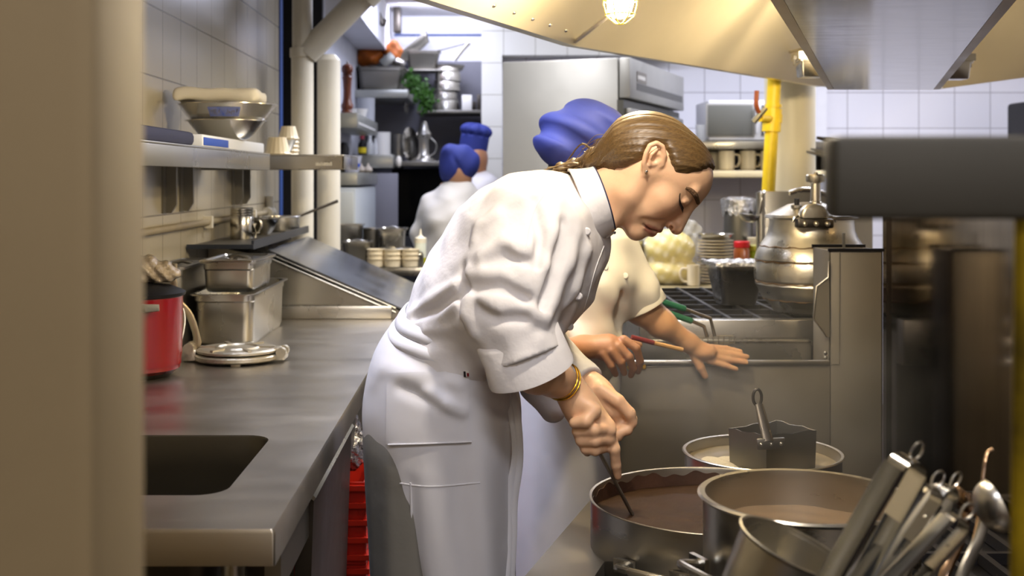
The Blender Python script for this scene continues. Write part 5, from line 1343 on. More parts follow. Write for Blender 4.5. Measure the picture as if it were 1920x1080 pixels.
def f_handR(p):
    d = chain(p, [W(980, 676, -.225), W(1006, 694, -.20), W(1037, 706, -.15), W(1068, 728, -.10)], [.040, .039, .033, .0265], .02)
    d = smin(d, capsule(p, W(1068, 728, -.10), W(1088, 762, -.105), .0265, .030), .02)
    d = smin(d, capsule(p, W(1088, 760, -.105), W(1122, 797, -.100), .030, .027), .02)
    d = smin(d, capsule(p, W(1100, 790, -.10), W(1115, 818, -.098), .027, .024), .02)
    for pts, rs in (([W(1138, 797, -.095), W(1152, 842, -.108), W(1155, 872, -.098), W(1158, 892, -.088)], [.0125, .0105, .0092, .0078]),
                    ([W(1142, 804, -.108), W(1114, 806, -.143), W(1084, 808, -.128), W(1086, 820, -.112)], [.0125, .0122, .0112, .0095]),
                    ([W(1142, 822, -.105), W(1116, 826, -.140), W(1090, 826, -.127), W(1094, 834, -.11)], [.0118, .0115, .0105, .009]),
                    ([W(1134, 838, -.100), W(1116, 844, -.132), W(1098, 842, -.122), W(1101, 848, -.11)], [.0105, .0102, .0092, .008]),
                    ([W(1086, 752, -.122), W(1113, 770, -.138), W(1098, 790, -.150), W(1077, 793, -.142)], [.016, .0135, .0118, .010])):
        d = smin(d, chain(p, pts, rs, .004), .0055)
    for k in ((1141, 796, -.112), (1144, 808, -.118), (1142, 823, -.114)): d = smin(d, ellipsoid(p, W(*k), (.011, .010, .010)), .008)
    d = smin(d, chain(p, [W(1082, 735, -.126), W(1110, 765, -.130), W(1138, 800, -.112)], [.003, .004, .005], .01), .012)
    return d
def f_handL(p):
    d = chain(p, [W(1040, 690, .10), W(1100, 722, .05), W(1118, 738, .035), W(1152, 766, .02)], [.034, .027, .029, .026], .02)
    for pts, rs in (([W(1128, 732, .012), W(1158, 752, -.004), W(1180, 775, -.004), W(1186, 793, .0)], [.017, .0135, .012, .0095]),
                    ([W(1158, 765, .02), W(1184, 786, .012), W(1176, 806, .0), W(1160, 812, -.006)], [.0125, .011, .010, .008]),
                    ([W(1150, 776, .02), W(1168, 800, .008), W(1158, 818, -.002), W(1146, 820, -.004)], [.0118, .0105, .0095, .008]),
                    ([W(1140, 780, .024), W(1152, 806, .012), W(1142, 822, .002)], [.0115, .010, .0085])):
        d = smin(d, chain(p, pts, rs, .004), .006)
    return d
def squash(p, Y0, k): q = p.copy(); q[:, 1] = (q[:, 1]-Y0)*k; return q
def C0(px, py, Y0): v = P(px, py, Y0); return (v.x, 0., v.z)
TOR = [((812, 712), .110), ((860, 640), .114), ((918, 566), .143), ((986, 474), .151), ((1022, 421), .103), ((1060, 394), .056)]
TP = [C0(*a, YW) for a, r in TOR]; TR = [r for a, r in TOR]
def f_torso(p): return chain(squash(p, YW, .68), TP, TR, .03)/.85
SLN = [W(1000, 432, -.13), W(962, 520, -.185), W(952, 580, -.205), W(985, 672, -.235)]
SLF = [W(1020, 455, .14), W(990, 640, .20), W(1085, 712, .085)]
def f_jbase(p):
    d = f_torso(p)
    d = smin(d, capsule(p, W(1058, 430), W(1096, 458), .056, .050), .03)
    d = smin(d, chain(p, SLN, [.092, .078, .076, .066], .03), .045)
    d = smin(d, chain(p, SLF, [.085, .062, .046], .03), .04)
    d = smin(d, capsule(p, W(1005, 722, .07), W(1035, 768, .06), .036, .026), .03)
    return d
RID, GRV = [], []
def onj(pl, y0=1.9, y1=2.6, sink=0., f=f_jbase):
    out = []
    for q in pl:
        m = march(f, q[0], q[1], y0, y1)
        if m is not None: out.append(Vector(m)+Vector((0, sink, 0)))
    return out
for pl, r in ((((905, 478), (945, 455), (990, 470), (1012, 500)), .010), (((886, 520), (940, 515), (990, 540)), .009), (((965, 465), (985, 510), (1000, 560)), .008),
              (((1045, 385), (1035, 440), (1022, 500), (1010, 550)), .008), (((1080, 440), (1062, 500), (1035, 560), (1020, 600)), .008), (((880, 555), (876, 590), (890, 622)), .010),
              (((772, 588), (810, 566), (862, 532), (880, 510)), .008), (((785, 602), (835, 590), (872, 560)), .007), (((800, 620), (850, 616), (880, 600)), .007),
              (((960, 560), (1000, 590), (1020, 600)), .008), (((905, 560), (940, 580), (985, 580)), .007), (((1010, 640), (1050, 620), (1075, 570)), .009),
              (((930, 395), (980, 372), (1030, 362)), .005), (((890, 450), (900, 425), (935, 405)), .006), (((1100, 470), (1085, 520), (1060, 570)), .006), (((1000, 420), (1010, 460), (1015, 500)), .006)):
    q = onj(pl, sink=.004)
    if len(q) > 1: RID.append((q, r))
for pl, r in ((((915, 492), (950, 478), (985, 492)), .006), (((892, 540), (940, 540), (985, 560)), .006), (((1000, 375), (1012, 440), (1005, 500)), .005), (((1055, 420), (1045, 490), (1020, 555)), .006),
              (((780, 596), (822, 580), (868, 546)), .006), (((868, 500), (866, 550), (868, 600)), .008), (((900, 580), (935, 600), (985, 598)), .005), (((1030, 520), (1015, 580)), .007)):
    q = onj(pl, sink=0)
    if len(q) > 1: GRV.append((q, r))
def f_jacket(p):
    d = f_jbase(p)
    for q, r in RID: d = smin(d, chain(p, q, [r*.4]+[r]*(len(q)-2)+[r*.4]), .022)
    for q, r in GRV: d = smax(d, -chain(p, q, [r*.4]+[r]*(len(q)-2)+[r*.4]), .02)
    d = d+.0012*np.sin(p[:, 0]*75+p[:, 2]*48+2*np.sin(p[:, 1]*30))+.001*np.sin(p[:, 0]*40-p[:, 2]*95)
    # the sleeve ends at the rolled cuff
    a = A3(W(985, 672, -.235)); n = A3((W(997, 702, -.235)-W(966, 619, -.225)).normalized())
    near = (p[:, 1] < YW-.10) & (p[:, 0] > 0.0)
    d = np.where(near, np.maximum(d, (p-a)@n), d)
    return d
skinC = np.array(lin('#e8bb95')); lipC = np.array(lin('#b4685a')); redC = np.array(lin('#cf8a6c'))
def skin_colour(v):
    q = toHead(v.astype(f32)); c = np.tile(skinC, (len(v), 1))
    dl = np.minimum(chain(q, lipU, [.003, .0055, .0055, .0055, .003]), chain(q, lipL, [.0035, .0062, .0068, .0062, .0035]))
    qs = q.copy(); qs[:, 2] = np.abs(q[:, 2]); dl = np.minimum(dl-.0008, np.minimum(chain(qs, LIPN, [.004]*len(LIPN)), chain(qs, LIPP, [.0035]*len(LIPP))))
    t = np.clip(1-dl/.0025, 0, 1)[:, None]*.8; c = c*(1-t)+lipC*t
    t = np.clip(1-(chain(qs, MOUTH, [.0012]*len(MOUTH)))/.002, 0, 1)[:, None]*.6; c = c*(1-t)+lipC*.35*t
    t = np.clip(1-ellipsoid(qs, (.0, .078, .033), (.02, .02, .02))/.02, 0, 1)[:, None]*.35; c = c*(1-t)+redC*t
    t = np.clip(1-ellipsoid(qs, (.03, .07, 0), (.008, .008, .009))/.012, 0, 1)[:, None]*.35; c = c*(1-t)+redC*t
    return c
bb = lambda pts, m: (np.min([A3(x) for x in pts], 0)-m, np.max([A3(x) for x in pts], 0)+m)
chef = thing('person', 'woman chef in white jacket and long apron, bending over to stir the dark pot', 'person', (P(850, 0, YW).x, YW, 0))
lo, hi = bb([H(.05, .21, .09), H(-.19, -.02, -.09), H(-.19, .21, .09), H(.05, -.02, -.09), P(1090, 420, 2.25)], .02)
lr, hr = bb([W(980, 676, -.24), W(1160, 895, -.08)], .06); ll, hl = bb([W(1040, 690, .1), W(1190, 822, -.01)], .045)
def f_core(p):
    d = chain(squash(p, YW, .72), TP, [r-.02 for r in TR], .03)/.85
    d = smin(d, chain(p, [SLN[0], SLN[1], W(955, 630, -.22), W(982, 676, -.222)], [.06, .05, .044, .038], .03), .03)
    d = smin(d, chain(p, SLF, [.055, .045, .036], .03), .03)
    for s in (-1, 1):
        d = smin(d, chain(p, [Vector((-.10, YW+s*.08, .92)), Vector((-.13, YW+s*.08, .50)), Vector((-.135, YW+s*.08, .09))], [.075, .05, .036], .02), .03)
        d = smin(d, capsule(p, Vector((-.14, YW+s*.08, .05)), Vector((-.03, YW+s*.10, .04)), .036, .026), .02)
    return d
body = sdf_obj('body', [(f_headM, lo, hi, .0021, 1), (f_handR, lr, hr, .0022, 1), (f_handL, ll, hl, .0024, 1), (f_core, (-.4, 1.9, 0), (.32, 2.65, 1.35), .012, 1)], M_skin, chef, skin_colour)
jk = sdf_obj('jacket', [(f_jacket, (-.32, 1.88, .82), (.30, 2.66, 1.42), .0042, 1)], M_jacket, chef)
# rolled cuff
def cuff(name, c0, c1, e1, e2, a0, a1, b0, b1, th, m, parent, lump=.0):
    mb = MB(); n = 48; ax = (c1-c0); rings = []
    for t, ka, ex in ((0, 0, -th), (.02, 0, 0), (.12, 0, .004), (.5, 0, .003), (.9, 0, .005), (.98, 0, .004), (1.0, 0, .0), (.99, 0, -th), (.5, 0, -th), (0.02, 0, -th)):
        c = c0+ax*t; a = a0+(a1-a0)*t+ex; b = b0+(b1-b0)*t+ex
        rings.append([c+e1*(cos(2*pi*i/n)*a*(1+lump*sin(3*2*pi*i/n+t*3)))+e2*(sin(2*pi*i/n)*b*(1+lump*cos(2*2*pi*i/n+2*t))) for i in range(n)])
    rings.append(rings[0]); mb.loft(rings, cap=False); o = mb.build(name, m, parent, ang=60); return o
e1 = Vector((.95, 0, .31)); 
cuff('cuff', W(964, 621, -.225), W(998, 700, -.232), e1, Vector((.10, 1, .25)).normalized(), .070, .072, .062, .064, .006, M_jacket, chef, .035)
d = (W(1118, 742, .03)-W(1055, 700, .09)).normalized(); q1 = Vector((.5, 0, .8)); q1 = (q1-d*q1.dot(d)).normalized()
cuff('cuff', W(1052, 696, .09), W(1100, 726, .05), q1, d.cross(q1), .044, .040, .042, .040, .004, M_jacket, chef, .03)
# stand collar
ec = Vector((.30, 0, -.95)); ey = Vector((0, 1, 0)); mb = MB(); n = 56; rows = []
for t in np.linspace(0, 1, 7):
    c = W(1088, 394, -.012).lerp(W(1131, 375, -.024), float(t)); a = .080-.024*t+.008*t*t; b = .108-.028*t
    rows.append([c+ec*(a*cos(2*pi*i/n+.55))+ey*(-b*sin(2*pi*i/n+.55)) for i in range(n-1)])
mb.sheet(rows, .004); mb.build('collar', M_jacket, chef, ang=60)
rows = [r[-1] for r in rows]; 
tp = [W(1132, 375, -.024)+ec*(.0675*cos(2*pi*i/n+.55))+ey*(-.0835*sin(2*pi*i/n+.55)) for i in range(n-1)]
MB().tube(tp, .0016, 6).build('collar_piping', M_navy, chef)
jb = bvh_of(jk)
for px, py in ((1084, 555), (1100, 434), (1068, 612)):
    q = hit(jb, px, py, .0005)
    if q: MB().lathe([(0, .004), (.005, .004), (.0075, .0015), (.007, -.001)], q, 16, Matrix.Rotation(R(90), 4, 'X')).build('button', M_jacket, chef)
def seam(name, pts, r, bvh, m, parent, lift=.0):
    q = [hit(bvh, *p, lift) for p in spline2(pts)]; q = [x for x in q if x is not None]
    if len(q) > 2: return MB().tube(q, r, 6).build(name, m, parent)
def spline2(pts): return [(v.x, v.y) for v in spline([Vector((p[0], p[1], 0)) for p in pts], 8)]
seam('placket', [(1132, 462), (1116, 505), (1101, 560), (1086, 610)], .0014, jb, M_jacket, chef)
seam('shoulder_seam', [(1030, 350), (1000, 400), (985, 470)], .0010, jb, M_jacket, chef)
# hair
def xz(px, py): v = P(px, py, 2.25); return (v.x, v.z)
HPOLY = [xz(*a) for a in ((1347, 345), (1338, 326), (1322, 317), (1300, 324), (1276, 327), (1254, 324), (1245, 306), (1242, 290), (1234, 276), (1220, 272), (1208, 278), (1202, 292), (1196, 302), (1170, 314), (1140, 326), (1118, 338), (1080, 350), (1000, 330), (1000, 150), (1400, 150), (1400, 320))]
ax_f = (W(1090, 300)-W(1330, 290)).normalized()
def f_hair(p):
    q = toHead(p); qs = q.copy(); qs[:, 2] = np.abs(q[:, 2])
    d = ellipsoid(qs, (-.090, .126, 0), (.102, .082, .080)); d = smin(d, ellipsoid(qs, (-.052, .147, 0), (.070, .062, .0675)), .02)
    d = smin(d, capsule(p, P(1180, 285, 2.25), P(1128, 303, 2.28), .058, .034), .04)
    d = smin(d, ellipsoid(p, P(1126, 303, 2.285), (.036, .040, .022)), .012)
    d = smin(d, chain(p, [P(1110, 309, 2.30), P(1085, 313, 2.31), P(1050, 316, 2.31)], [.020, .017, .012], .01), .012)
    ps = polySD(p[:, 0], p[:, 2], HPOLY); fw = p[:, 0] > P(1150, 0, 2.25).x
    d = np.where(fw, np.maximum(d+.0085*(1-np.clip(-ps/.016, 0, 1))**2, ps), np.where(p[:, 0] > P(1090, 0, 2.25).x, np.maximum(d, ps), d))
    perp = (p[:, 2]-P(0, 300, 2.25).z)+(p[:, 0]-P(1100, 0, 2.25).x)*.12
    ang = np.arctan2(p[:, 1]-2.26, perp+.02)
    return d+.0006*np.sin(ang*46+p[:, 0]*14)+.0005*np.sin(ang*97+3*np.sin(p[:, 0]*25))+.0016*np.sin(p[:, 0]*330-p[:, 2]*200)*np.clip((P(1150, 0, 2.25).x-p[:, 0])/.03, 0, 1)
lo, hi = bb([P(1000, 360, 2.25), P(1360, 210, 2.25)], .02); lo[1] = 2.1; hi[1] = 2.42
hr_ = sdf_obj('hair', [(f_hair, lo, hi, .0026, 0)], M_hair, chef)
mb = MB(); random.seed(4)      # plaited tail and loose strands at the nape
for k in range(26):
    s = P(1135+random.gauss(0, 9), 300+random.gauss(0, 11), 2.26+random.random()*.10); e = P(1092+random.gauss(0, 12), 310+random.gauss(0, 9), 2.27+random.random()*.09)
    m_ = s.lerp(e, .5)+Vector((0, -.012, .012+random.gauss(0, .008))); mb.tube(spline([s, m_, e], 5), [.0024]*6+[.0016]*5, 5)
for k in range(16):
    s = P(1118+random.gauss(0, 8), 318+random.gauss(0, 5), 2.27+random.random()*.08); e = P(1050+random.gauss(0, 12), 318+random.gauss(0, 5), 2.28+random.random()*.06)
    mb.tube(spline([s, s.lerp(e, .5)+Vector((0, 0, .006+random.gauss(0, .004))), e], 5), [.0030]*6+[.0014]*5, 5)
for k in range(12):
    s = P(1160+random.gauss(0, 18), 268+random.gauss(0, 8), 2.25+random.gauss(0, .03)); e = P(1104+random.gauss(0, 10), 292+random.gauss(0, 8), 2.25+random.gauss(0, .03))
    mb.tube(spline([s, s.lerp(e, .5)+Vector((0, 0, .012+random.gauss(0, .006))), e], 5), .0006, 4)
mb.build('hair_knot', M_hair, chef)
def mirror_head(v):
    q = toHead(np.array([v], f32))[0]; return H(float(q[0]), float(q[1]), -float(q[2]))
def onface(pl): return [Vector(m) for m in (march(f_head, x, y, 2.05, 2.4) for x, y in pl) if m is not None]
brow = onface(((1306, 391), (1309, 380), (1304, 366), (1296, 357), (1286, 352)))
lash = onface(((1281, 391), (1278, 385), (1275, 377), (1274, 369), (1275, 362)))
crease = onface(((1293, 389), (1289, 380), (1284, 370), (1279, 362)))
for mir in (False, True):
    g = [mirror_head(v) for v in brow] if mir else brow
    sp = spline(g, 5); MB().tube(sp, [.0030+.0030*sin(pi*min(1, (i+2)/len(sp)))**.7 for i in range(len(sp))], 8, flat=.8).build('eyebrow', M_brow, chef)
    g = [mirror_head(v) for v in lash] if mir else lash
    sp = spline(g, 5); mb2 = MB().tube(sp, .0013, 6); sgn = -1 if mir else 1
    for v in sp: mb2.tube([v, v+(UA*.006-VA*.006+WA*.002*sgn)*HS], [.0007, .0002], 4)
    mb2.build('eyelashes', M_lash, chef)
q = H(*uv(1207, 330), .083); MB().sphere(q, .0032, n=8).build('earring', M_stb, chef)
# bracelets
axb = (W(1068, 728, -.10)-W(1035, 702, -.15)).normalized(); ub = Vector((0, 0, 1)); ub = (ub-axb*ub.dot(axb)).normalized(); vb = axb.cross(ub)
for k, (o, r) in enumerate(((0, .036), (.009, .0355))):
    c = W(1050, 712, -.125)+axb*o; MB().tube([c+ub*(r*cos(2*pi*i/40))+vb*(r*sin(2*pi*i/40)+.0015*k) for i in range(41)], .0018, 8).build('bracelet', M_gold, chef)
# apron as a wrapped cloth: rings from the waist to the hem
AR = [((752, 590), (948, 700), .150), ((726, 618), (968, 722), .166), ((702, 660), (976, 752), .180), ((687, 715), (976, 800), .186), ((681, 775), (972, 850), .188), ((690, 850), (968, 905), .185), ((712, 920), (966, 960), .182), ((742, 1000), (965, 1030), .178), ((772, 1090), (966, 1110), .175), ((790, 1200), (968, 1210), .172), ((800, 1320), (968, 1320), .170)]
def ring_of(l, r, dep, t, Yc=YW, n=72, fold=1.):
    a = P(*l, Yc); b = P(*r, Yc); c = (a+b)/2; e = (b-a)/2; out = []
    for i in range(n):
        th = 2*pi*i/n; ct, st = cos(th), sin(th); k = 2.3
        x = abs(ct)**(2/k)*(1 if ct > 0 else -1); y = abs(st)**(2/k)*(1 if st > 0 else -1)
        w = 1+fold*t*(.016*sin(7*th+1.5*t)+.012*sin(12*th+3*t))
        out.append(c+e*(x*w)+Vector((0, -y*dep*w, 0)))
    return out
def subdiv(AR, m=5):
    out = []
    L = [Vector((*a, 0)) for a, b, d in AR]; R_ = [Vector((*b, 0)) for a, b, d in AR]; D = [Vector((d, 0, 0)) for a, b, d in AR]
    for a, b, d in zip(spline(L, m), spline(R_, m), spline(D, m)): out.append(((a.x, a.y), (b.x, b.y), d.x))
    return out
ar = subdiv(AR, 10)
vs = [ring_of(l, r, d, i/len(ar), YW, 170) for i, (l, r, d) in enumerate(ar)]
FOLDS = [((800, 738), (866, 770), .013, 9), ((850, 712), (908, 745), .011, 10), ((715, 690), (790, 702), .006, 13), ((758, 728), (818, 754), -.011, 9), ((880, 728), (942, 778), -.015, 10), ((952, 780), (950, 1010), -.008, 9),
         ((908, 800), (915, 1080), .008, 20), ((800, 900), (806, 1080), .005, 18), ((772, 905), (780, 1080), -.004, 9), ((735, 640), (700, 720), .005, 9), ((770, 640), (830, 690), .006, 9), ((860, 860), (850, 1080), -.005, 16)]
for r_ in vs:
    for v in r_:
        if v.y < YW-.02:
            px, py = CX+F*v.x/v.y, CY-F*(v.z-ZC)/v.y; dd = 0
            for a, b, A_, s_ in FOLDS:
                ex, ey_ = b[0]-a[0], b[1]-a[1]; t_ = max(0, min(1, ((px-a[0])*ex+(py-a[1])*ey_)/(ex*ex+ey_*ey_)))
                q2_ = (px-a[0]-t_*ex)**2+(py-a[1]-t_*ey_)**2; dd += A_*(.35+.65*sin(pi*(.15+.7*t_)))*math.exp(-q2_/(2*s_*s_))
            v.y -= dd
ap = MB().loft(vs, cap=True).build('apron', M_apron, chef, ang=70)
for e in ():
    pass
ab = bvh_of(ap)
# trousers seen behind the apron
TRS = [((700, 690), (880, 790), .13), ((684, 790), (880, 860), .17), ((686, 880), (870, 920), .172), ((692, 980), (860, 1000), .17), ((698, 1090), (855, 1100), .168), ((712, 1300), (840, 1300), .16), ((735, 1560), (830, 1560), .15)]
tr = subdiv(TRS, 10)
MB().loft([ring_of(l, r, d, 1, YW, 150, .6) for l, r, d in tr], cap=True).build('trousers', M_trous, chef, ang=70)
for s in (-1, 1): MB().rbox(-.21, .02, YW+s*.09-.045, YW+s*.09+.045, 0, .08, .025).build('shoe', M_shoe, chef)
# waistband wound over the apron top
mb = MB(); rows = []
for k, (o, ex) in enumerate(((-.022, .002), (-.018, .010), (-.004, .013), (.008, .011), (.010, .007), (.012, .012), (.028, .014), (.036, .010), (.038, .002))):
    l, r, dd = AR[0]; rr_ = ring_of(l, r, dd+ex, 0, fold=0); axn = Vector((-.55, 0, -.83))
    c = sum(rr_, Vector())/len(rr_); rows.append([c+(p-c)*(1+ex*4)+axn*(o+.008*sin(2*pi*i/72*3)) for i, p in enumerate(rr_)])
mb.loft(rows, cap=False); wt = mb.build('waist_tie', M_apron, chef, ang=70)
mb = MB()
for off, ys in ((0, (718, 780, 850, 920, 1000, 1090)), (9, (720, 770, 860, 940, 1010, 1085))):
    pts = []
    for i, y in enumerate(ys):
        x = (948, 962, 968, 958, 956, 952)[i]+off-2; q = hit(ab, min(x, 955), y, .008); 
        v = P(x, y, (q.y if q else YW-.05)); pts.append(v)
    mb.tube(spline(pts, 6), .0065, 8, flat=.3, up=(1, 0, 0))
mb.build('apron_strings', M_apron, chef)
# pocket: a thin patch lifted off the apron
rows = []
for j in range(51):
    y = 700+j*2.65; row = []
    for i in range(61):
        t_ = i/60; x = 722+t_*150+(6-j*.03); yy = y-t_*4; q = hit(ab, x, yy, .003); row.append(q)
    rows.append(row)
if all(q is not None for r in rows for q in r): MB().sheet(rows, .001).build('pocket', M_apron, chef, ang=70)
seam('pocket_hem', [(731, 833), (800, 831), (884, 827)], .0016, ab, M_apron, chef, .0045)
seam('front_fold', [(770, 905), (772, 980), (776, 1075)], .0022, ab, M_apron, chef, .0)
seam('cross_fold', [(705, 898), (800, 912), (900, 905)], .0016, ab, M_apron, chef, .0)
wb = bvh_of(wt)
def hit2(x, y, l):
    hs = [h_ for h_ in (hit(ab, x, y, l), hit(wb, x, y, l), hit(jb, x, y, l)) if h_ is not None]
    return min(hs, key=lambda v: v.y) if hs else None
q = [hit2(x, y, .003) for x, y in ((869, 694), (879, 694), (879, 704), (869, 704))]
if all(q):
    tg = MB().sheet([[q[0], q[1]], [q[3], q[2]]], .001).build('brand_tag', M_whitecer, chef)
    h = lambda x, y: hit2(x, y, .0045)
    MB().sheet([[h(869, 694), h(873, 694)], [h(869, 704), h(873, 704)]], .0006).build('tag_mark', M_black, tg)
    MB().sheet([[h(875, 697), h(879, 697)], [h(875, 703), h(879, 703)]], .0006).build('tag_mark', M_red, tg)

# the spoon she stirs with
t = thing('spoon', 'long steel spoon in the chef\'s fist, dipping into the mole', 'spoon', W(1185, 962, -.06))
a, b, c, e = W(1083, 765, -.126), W(1104, 812, -.118), W(1140, 878, -.092), W(1200, 992, -.055)
mb = MB(); mb.tube([a, a.lerp(b, .3), b, c, e], [.0085, .0095, .009, .0085, .0080], 10, flat=.45); mb.build('handle', M_std, t)
MB().sphere(e, .022, sx=1, sy=.6, sz=.8, n=10).build('spoon_bowl', M_std, t)

# ------------------------------------------------------------------ second cook, behind
Y2 = 3.12
def W2(px, py, dy=0.): return P(px, py, Y2+dy)
cook = thing('person', 'cook in a blue toque behind the bending chef, one hand spread on the fryer rim', 'person', (W2(1080, 0).x, Y2, 0))
T2 = [C0(1075, 680, Y2), C0(1085, 620, Y2), C0(1100, 520, Y2), C0(1098, 450, Y2), C0(1092, 405, Y2)]; T2r = [.118, .116, .132, .120, .07]
def f_j2(p):
    d = chain(squash(p, Y2, .75), T2, T2r, .03)/.88
    d = smin(d, chain(p, [W2(1150, 480, 0), W2(1192, 545, -.01), W2(1203, 578, .0)], [.072, .062, .056], .02), .04)
    d = smin(d, chain(p, [W2(1030, 480, 0), W2(1000, 590, -.14), W2(1025, 645, -.24)], [.07, .06, .052], .02), .04)
    for pl, r in (([W2(1150, 450, -.07), W2(1165, 500, -.06), W2(1185, 560, -.06)], .008), ([W2(1172, 500, -.06), W2(1160, 560, -.08), W2(1150, 600, -.10)], .010), ([W2(1140, 520, -.10), W2(1135, 580, -.11)], .006), ([W2(1175, 530, -.055), W2(1200, 545, -.06)], .006)):
        d = smin(d, chain(p, pl, [r*.5, r, r*.5][:len(pl)]), .02)
    d = smax(d, -chain(p, [W2(1150, 530, -.135), W2(1160, 570, -.12), W2(1165, 610, -.10)], [.006, .016, .016]), .03)
    cutn = A3((W2(1225, 612)-W2(1190, 545)).normalized()); d = np.where((p[:, 0] > W2(1160, 0).x), np.maximum(d, (p-A3(W2(1206, 580)))@cutn), d)
    return d+.0012*np.sin(p[:, 0]*60+p[:, 2]*70)
def f_arm2(p):
    return chain(p, [W2(1170, 520, 0), W2(1203, 575, .0), W2(1240, 607, .01), W2(1290, 642, .035)], [.045, .046, .036, .0235], .02)
def f_hand2(p):
    d = smin(f_arm2(p), capsule(p, W2(1290, 642, .035), W2(1325, 662, .048), .024, .022), .02)
    d = smin(d, ellipsoid(p, W2(1318, 660, .045), (.036, .03, .019)), .015)
    for pts, rs in (([W2(1335, 652, .055), W2(1362, 654, .058), W2(1388, 659, .056)], [.0100, .0084, .0066]),
                    ([W2(1338, 660, .048), W2(1370, 664, .050), W2(1401, 669, .050)], [.0102, .0086, .0068]),
                    ([W2(1336, 668, .044), W2(1368, 674, .045), W2(1399, 680, .046)], [.0102, .0086, .0068]),
                    ([W2(1330, 676, .042), W2(1356, 684, .042), W2(1380, 692, .044)], [.0100, .0084, .0066]),
                    ([W2(1303, 668, .040), W2(1313, 688, .040), W2(1322, 705, .045)], [.0140, .0115, .0090])):
        d = smin(d, chain(p, pts, rs, .004), .005)
    return d
def f_hand2r(p):
    p = p+V(.008, .085, 0)
    d = chain(p, [W2(985, 655, -.17), W2(1050, 652, -.15), W2(1092, 642, -.115)], [.042, .034, .026], .02)
    d = smin(d, capsule(p, W2(1092, 642, -.11), W2(1140, 640, -.115), .027, .031), .02)
    d = smin(d, ellipsoid(p, W2(1150, 650, -.115), (.036, .026, .028)), .02)
    for pts, rs in (([W2(1168, 628, -.125), W2(1191, 644, -.130), W2(1198, 668, -.12), W2(1194, 686, -.11)], [.0115, .0105, .0095, .008]),
                    ([W2(1158, 640, -.135), W2(1178, 660, -.140), W2(1185, 682, -.128), W2(1181, 693, -.118)], [.0120, .0108, .0095, .008]),
                    ([W2(1146, 648, -.140), W2(1163, 670, -.142), W2(1169, 689, -.130)], [.0115, .0102, .008]),
                    ([W2(1131, 653, -.135), W2(1146, 676, -.136), W2(1153, 691, -.126)], [.0110, .0098, .008]),
                    ([W2(1130, 636, -.09), W2(1165, 630, -.080), W2(1196, 638, -.082)], [.013, .011, .009])):
        d = smin(d, chain(p, pts, rs, .003), .004)
    return d
hd2 = W2(1092, 345)
def f_head2(p):
    d = ellipsoid(p, hd2, (.078, .095, .11)); d = smin(d, capsule(p, hd2-Vector((0, 0, .07)), W2(1093, 420), .05, .055), .03)
    d = smin(d, ellipsoid(p, hd2+Vector((.04, -.085, -.02)), (.014, .022, .02)), .015)
    d = smin(d, ellipsoid(p, hd2+Vector((.02, -.05, -.08)), (.045, .04, .03)), .02)
    for s in (-1, 1): d = smin(d, ellipsoid(p, hd2+Vector((s*.078, .01, -.01)), (.012, .02, .032)), .01)
    for s in (-1, 1): d = smax(d, -ellipsoid(p, hd2+Vector((.04+s*.028, -.098, .0)), (.014, .012, .008)), .008)
    return d
sk2 = np.array(lin('#d0a17a')); sk2_shaded = np.array(lin('#a87753'))  # second tone puts the unlit right arm's shade into the skin colour
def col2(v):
    c = np.tile(sk2, (len(v), 1)); m = (v[:, 1] < Y2-.10) & (v[:, 2] < 1.05); c[m] = sk2_shaded
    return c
def f_core2(p):
    d = chain(squash(p, Y2, .8), T2, [r-.03 for r in T2r], .03)/.88
    d = smin(d, chain(p, [W2(1150, 480, 0), W2(1192, 545, -.0), W2(1203, 575, 0)], [.05, .04, .04], .02), .03)
    d = smin(d, chain(p, [W2(1030, 480, 0), W2(1000, 590, -.14), W2(985, 655, -.25)], [.05, .04, .036], .02), .03)
    for s in (-1, 1): d = smin(d, chain(p, [Vector((.20+s*.06, Y2, .85)), Vector((.20+s*.06, Y2+.01, .48)), Vector((.20+s*.06, Y2+.02, .08))], [.06, .05, .036], .02), .03)
    return d
l1, h1 = bb([W2(1170, 520), W2(1403, 707)], .06); l2, h2 = bb([W2(985, 655, -.27), W2(1200, 690, -.17)], .06); l3, h3 = bb([hd2-Vector((.1, .12, .17)), hd2+Vector((.1, .12, .13))], .02)
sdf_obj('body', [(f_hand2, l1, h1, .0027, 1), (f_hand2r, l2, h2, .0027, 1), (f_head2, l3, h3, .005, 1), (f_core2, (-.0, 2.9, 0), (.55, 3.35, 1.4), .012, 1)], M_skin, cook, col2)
j2 = sdf_obj('jacket', [(f_j2, (-.02, 2.88, .78), (.52, 3.36, 1.38), .0055, 1)], M_jacket2, cook)
b2v = bvh_of(j2)
for px, py in ((1135, 501), (1172, 517)):
    q = hit(b2v, px, py, .001)
    if q: MB().lathe([(0, .003), (.006, .003), (.0078, .001), (.007, -.001)], q, 16, Matrix.Rotation(R(90), 4, 'X')).build('button', M_jacket2, cook)
d = (W2(1225, 612)-W2(1190, 545)).normalized(); q1 = Vector((1, 0, .55)); q1 = (q1-d*q1.dot(d)).normalized()
cuff('cuff', W2(1196, 556, -.005), W2(1208, 580, 0), q1, d.cross(q1), .060, .062, .058, .060, .005, M_jacket2, cook, .03)
A2 = [((968, 655), (1160, 660), .125), ((964, 720), (1162, 722), .135), ((958, 800), (1156, 800), .138), ((952, 900), (1142, 900), .14), ((948, 1000), (1136, 1000), .14), ((950, 1150), (1136, 1150), .135)]
a2 = subdiv(A2, 4)
ap2 = MB().loft([ring_of(l, r, dd, i/len(a2), Y2, 60, .9) for i, (l, r, dd) in enumerate(a2)], cap=True).build('apron', M_apron, cook, ang=70)
for s in (-1, 1): MB().rbox(.20+s*.06-.045, .20+s*.06+.045, Y2-.16, Y2+.08, 0, .08, .025).build('shoe', M_shoe, cook)
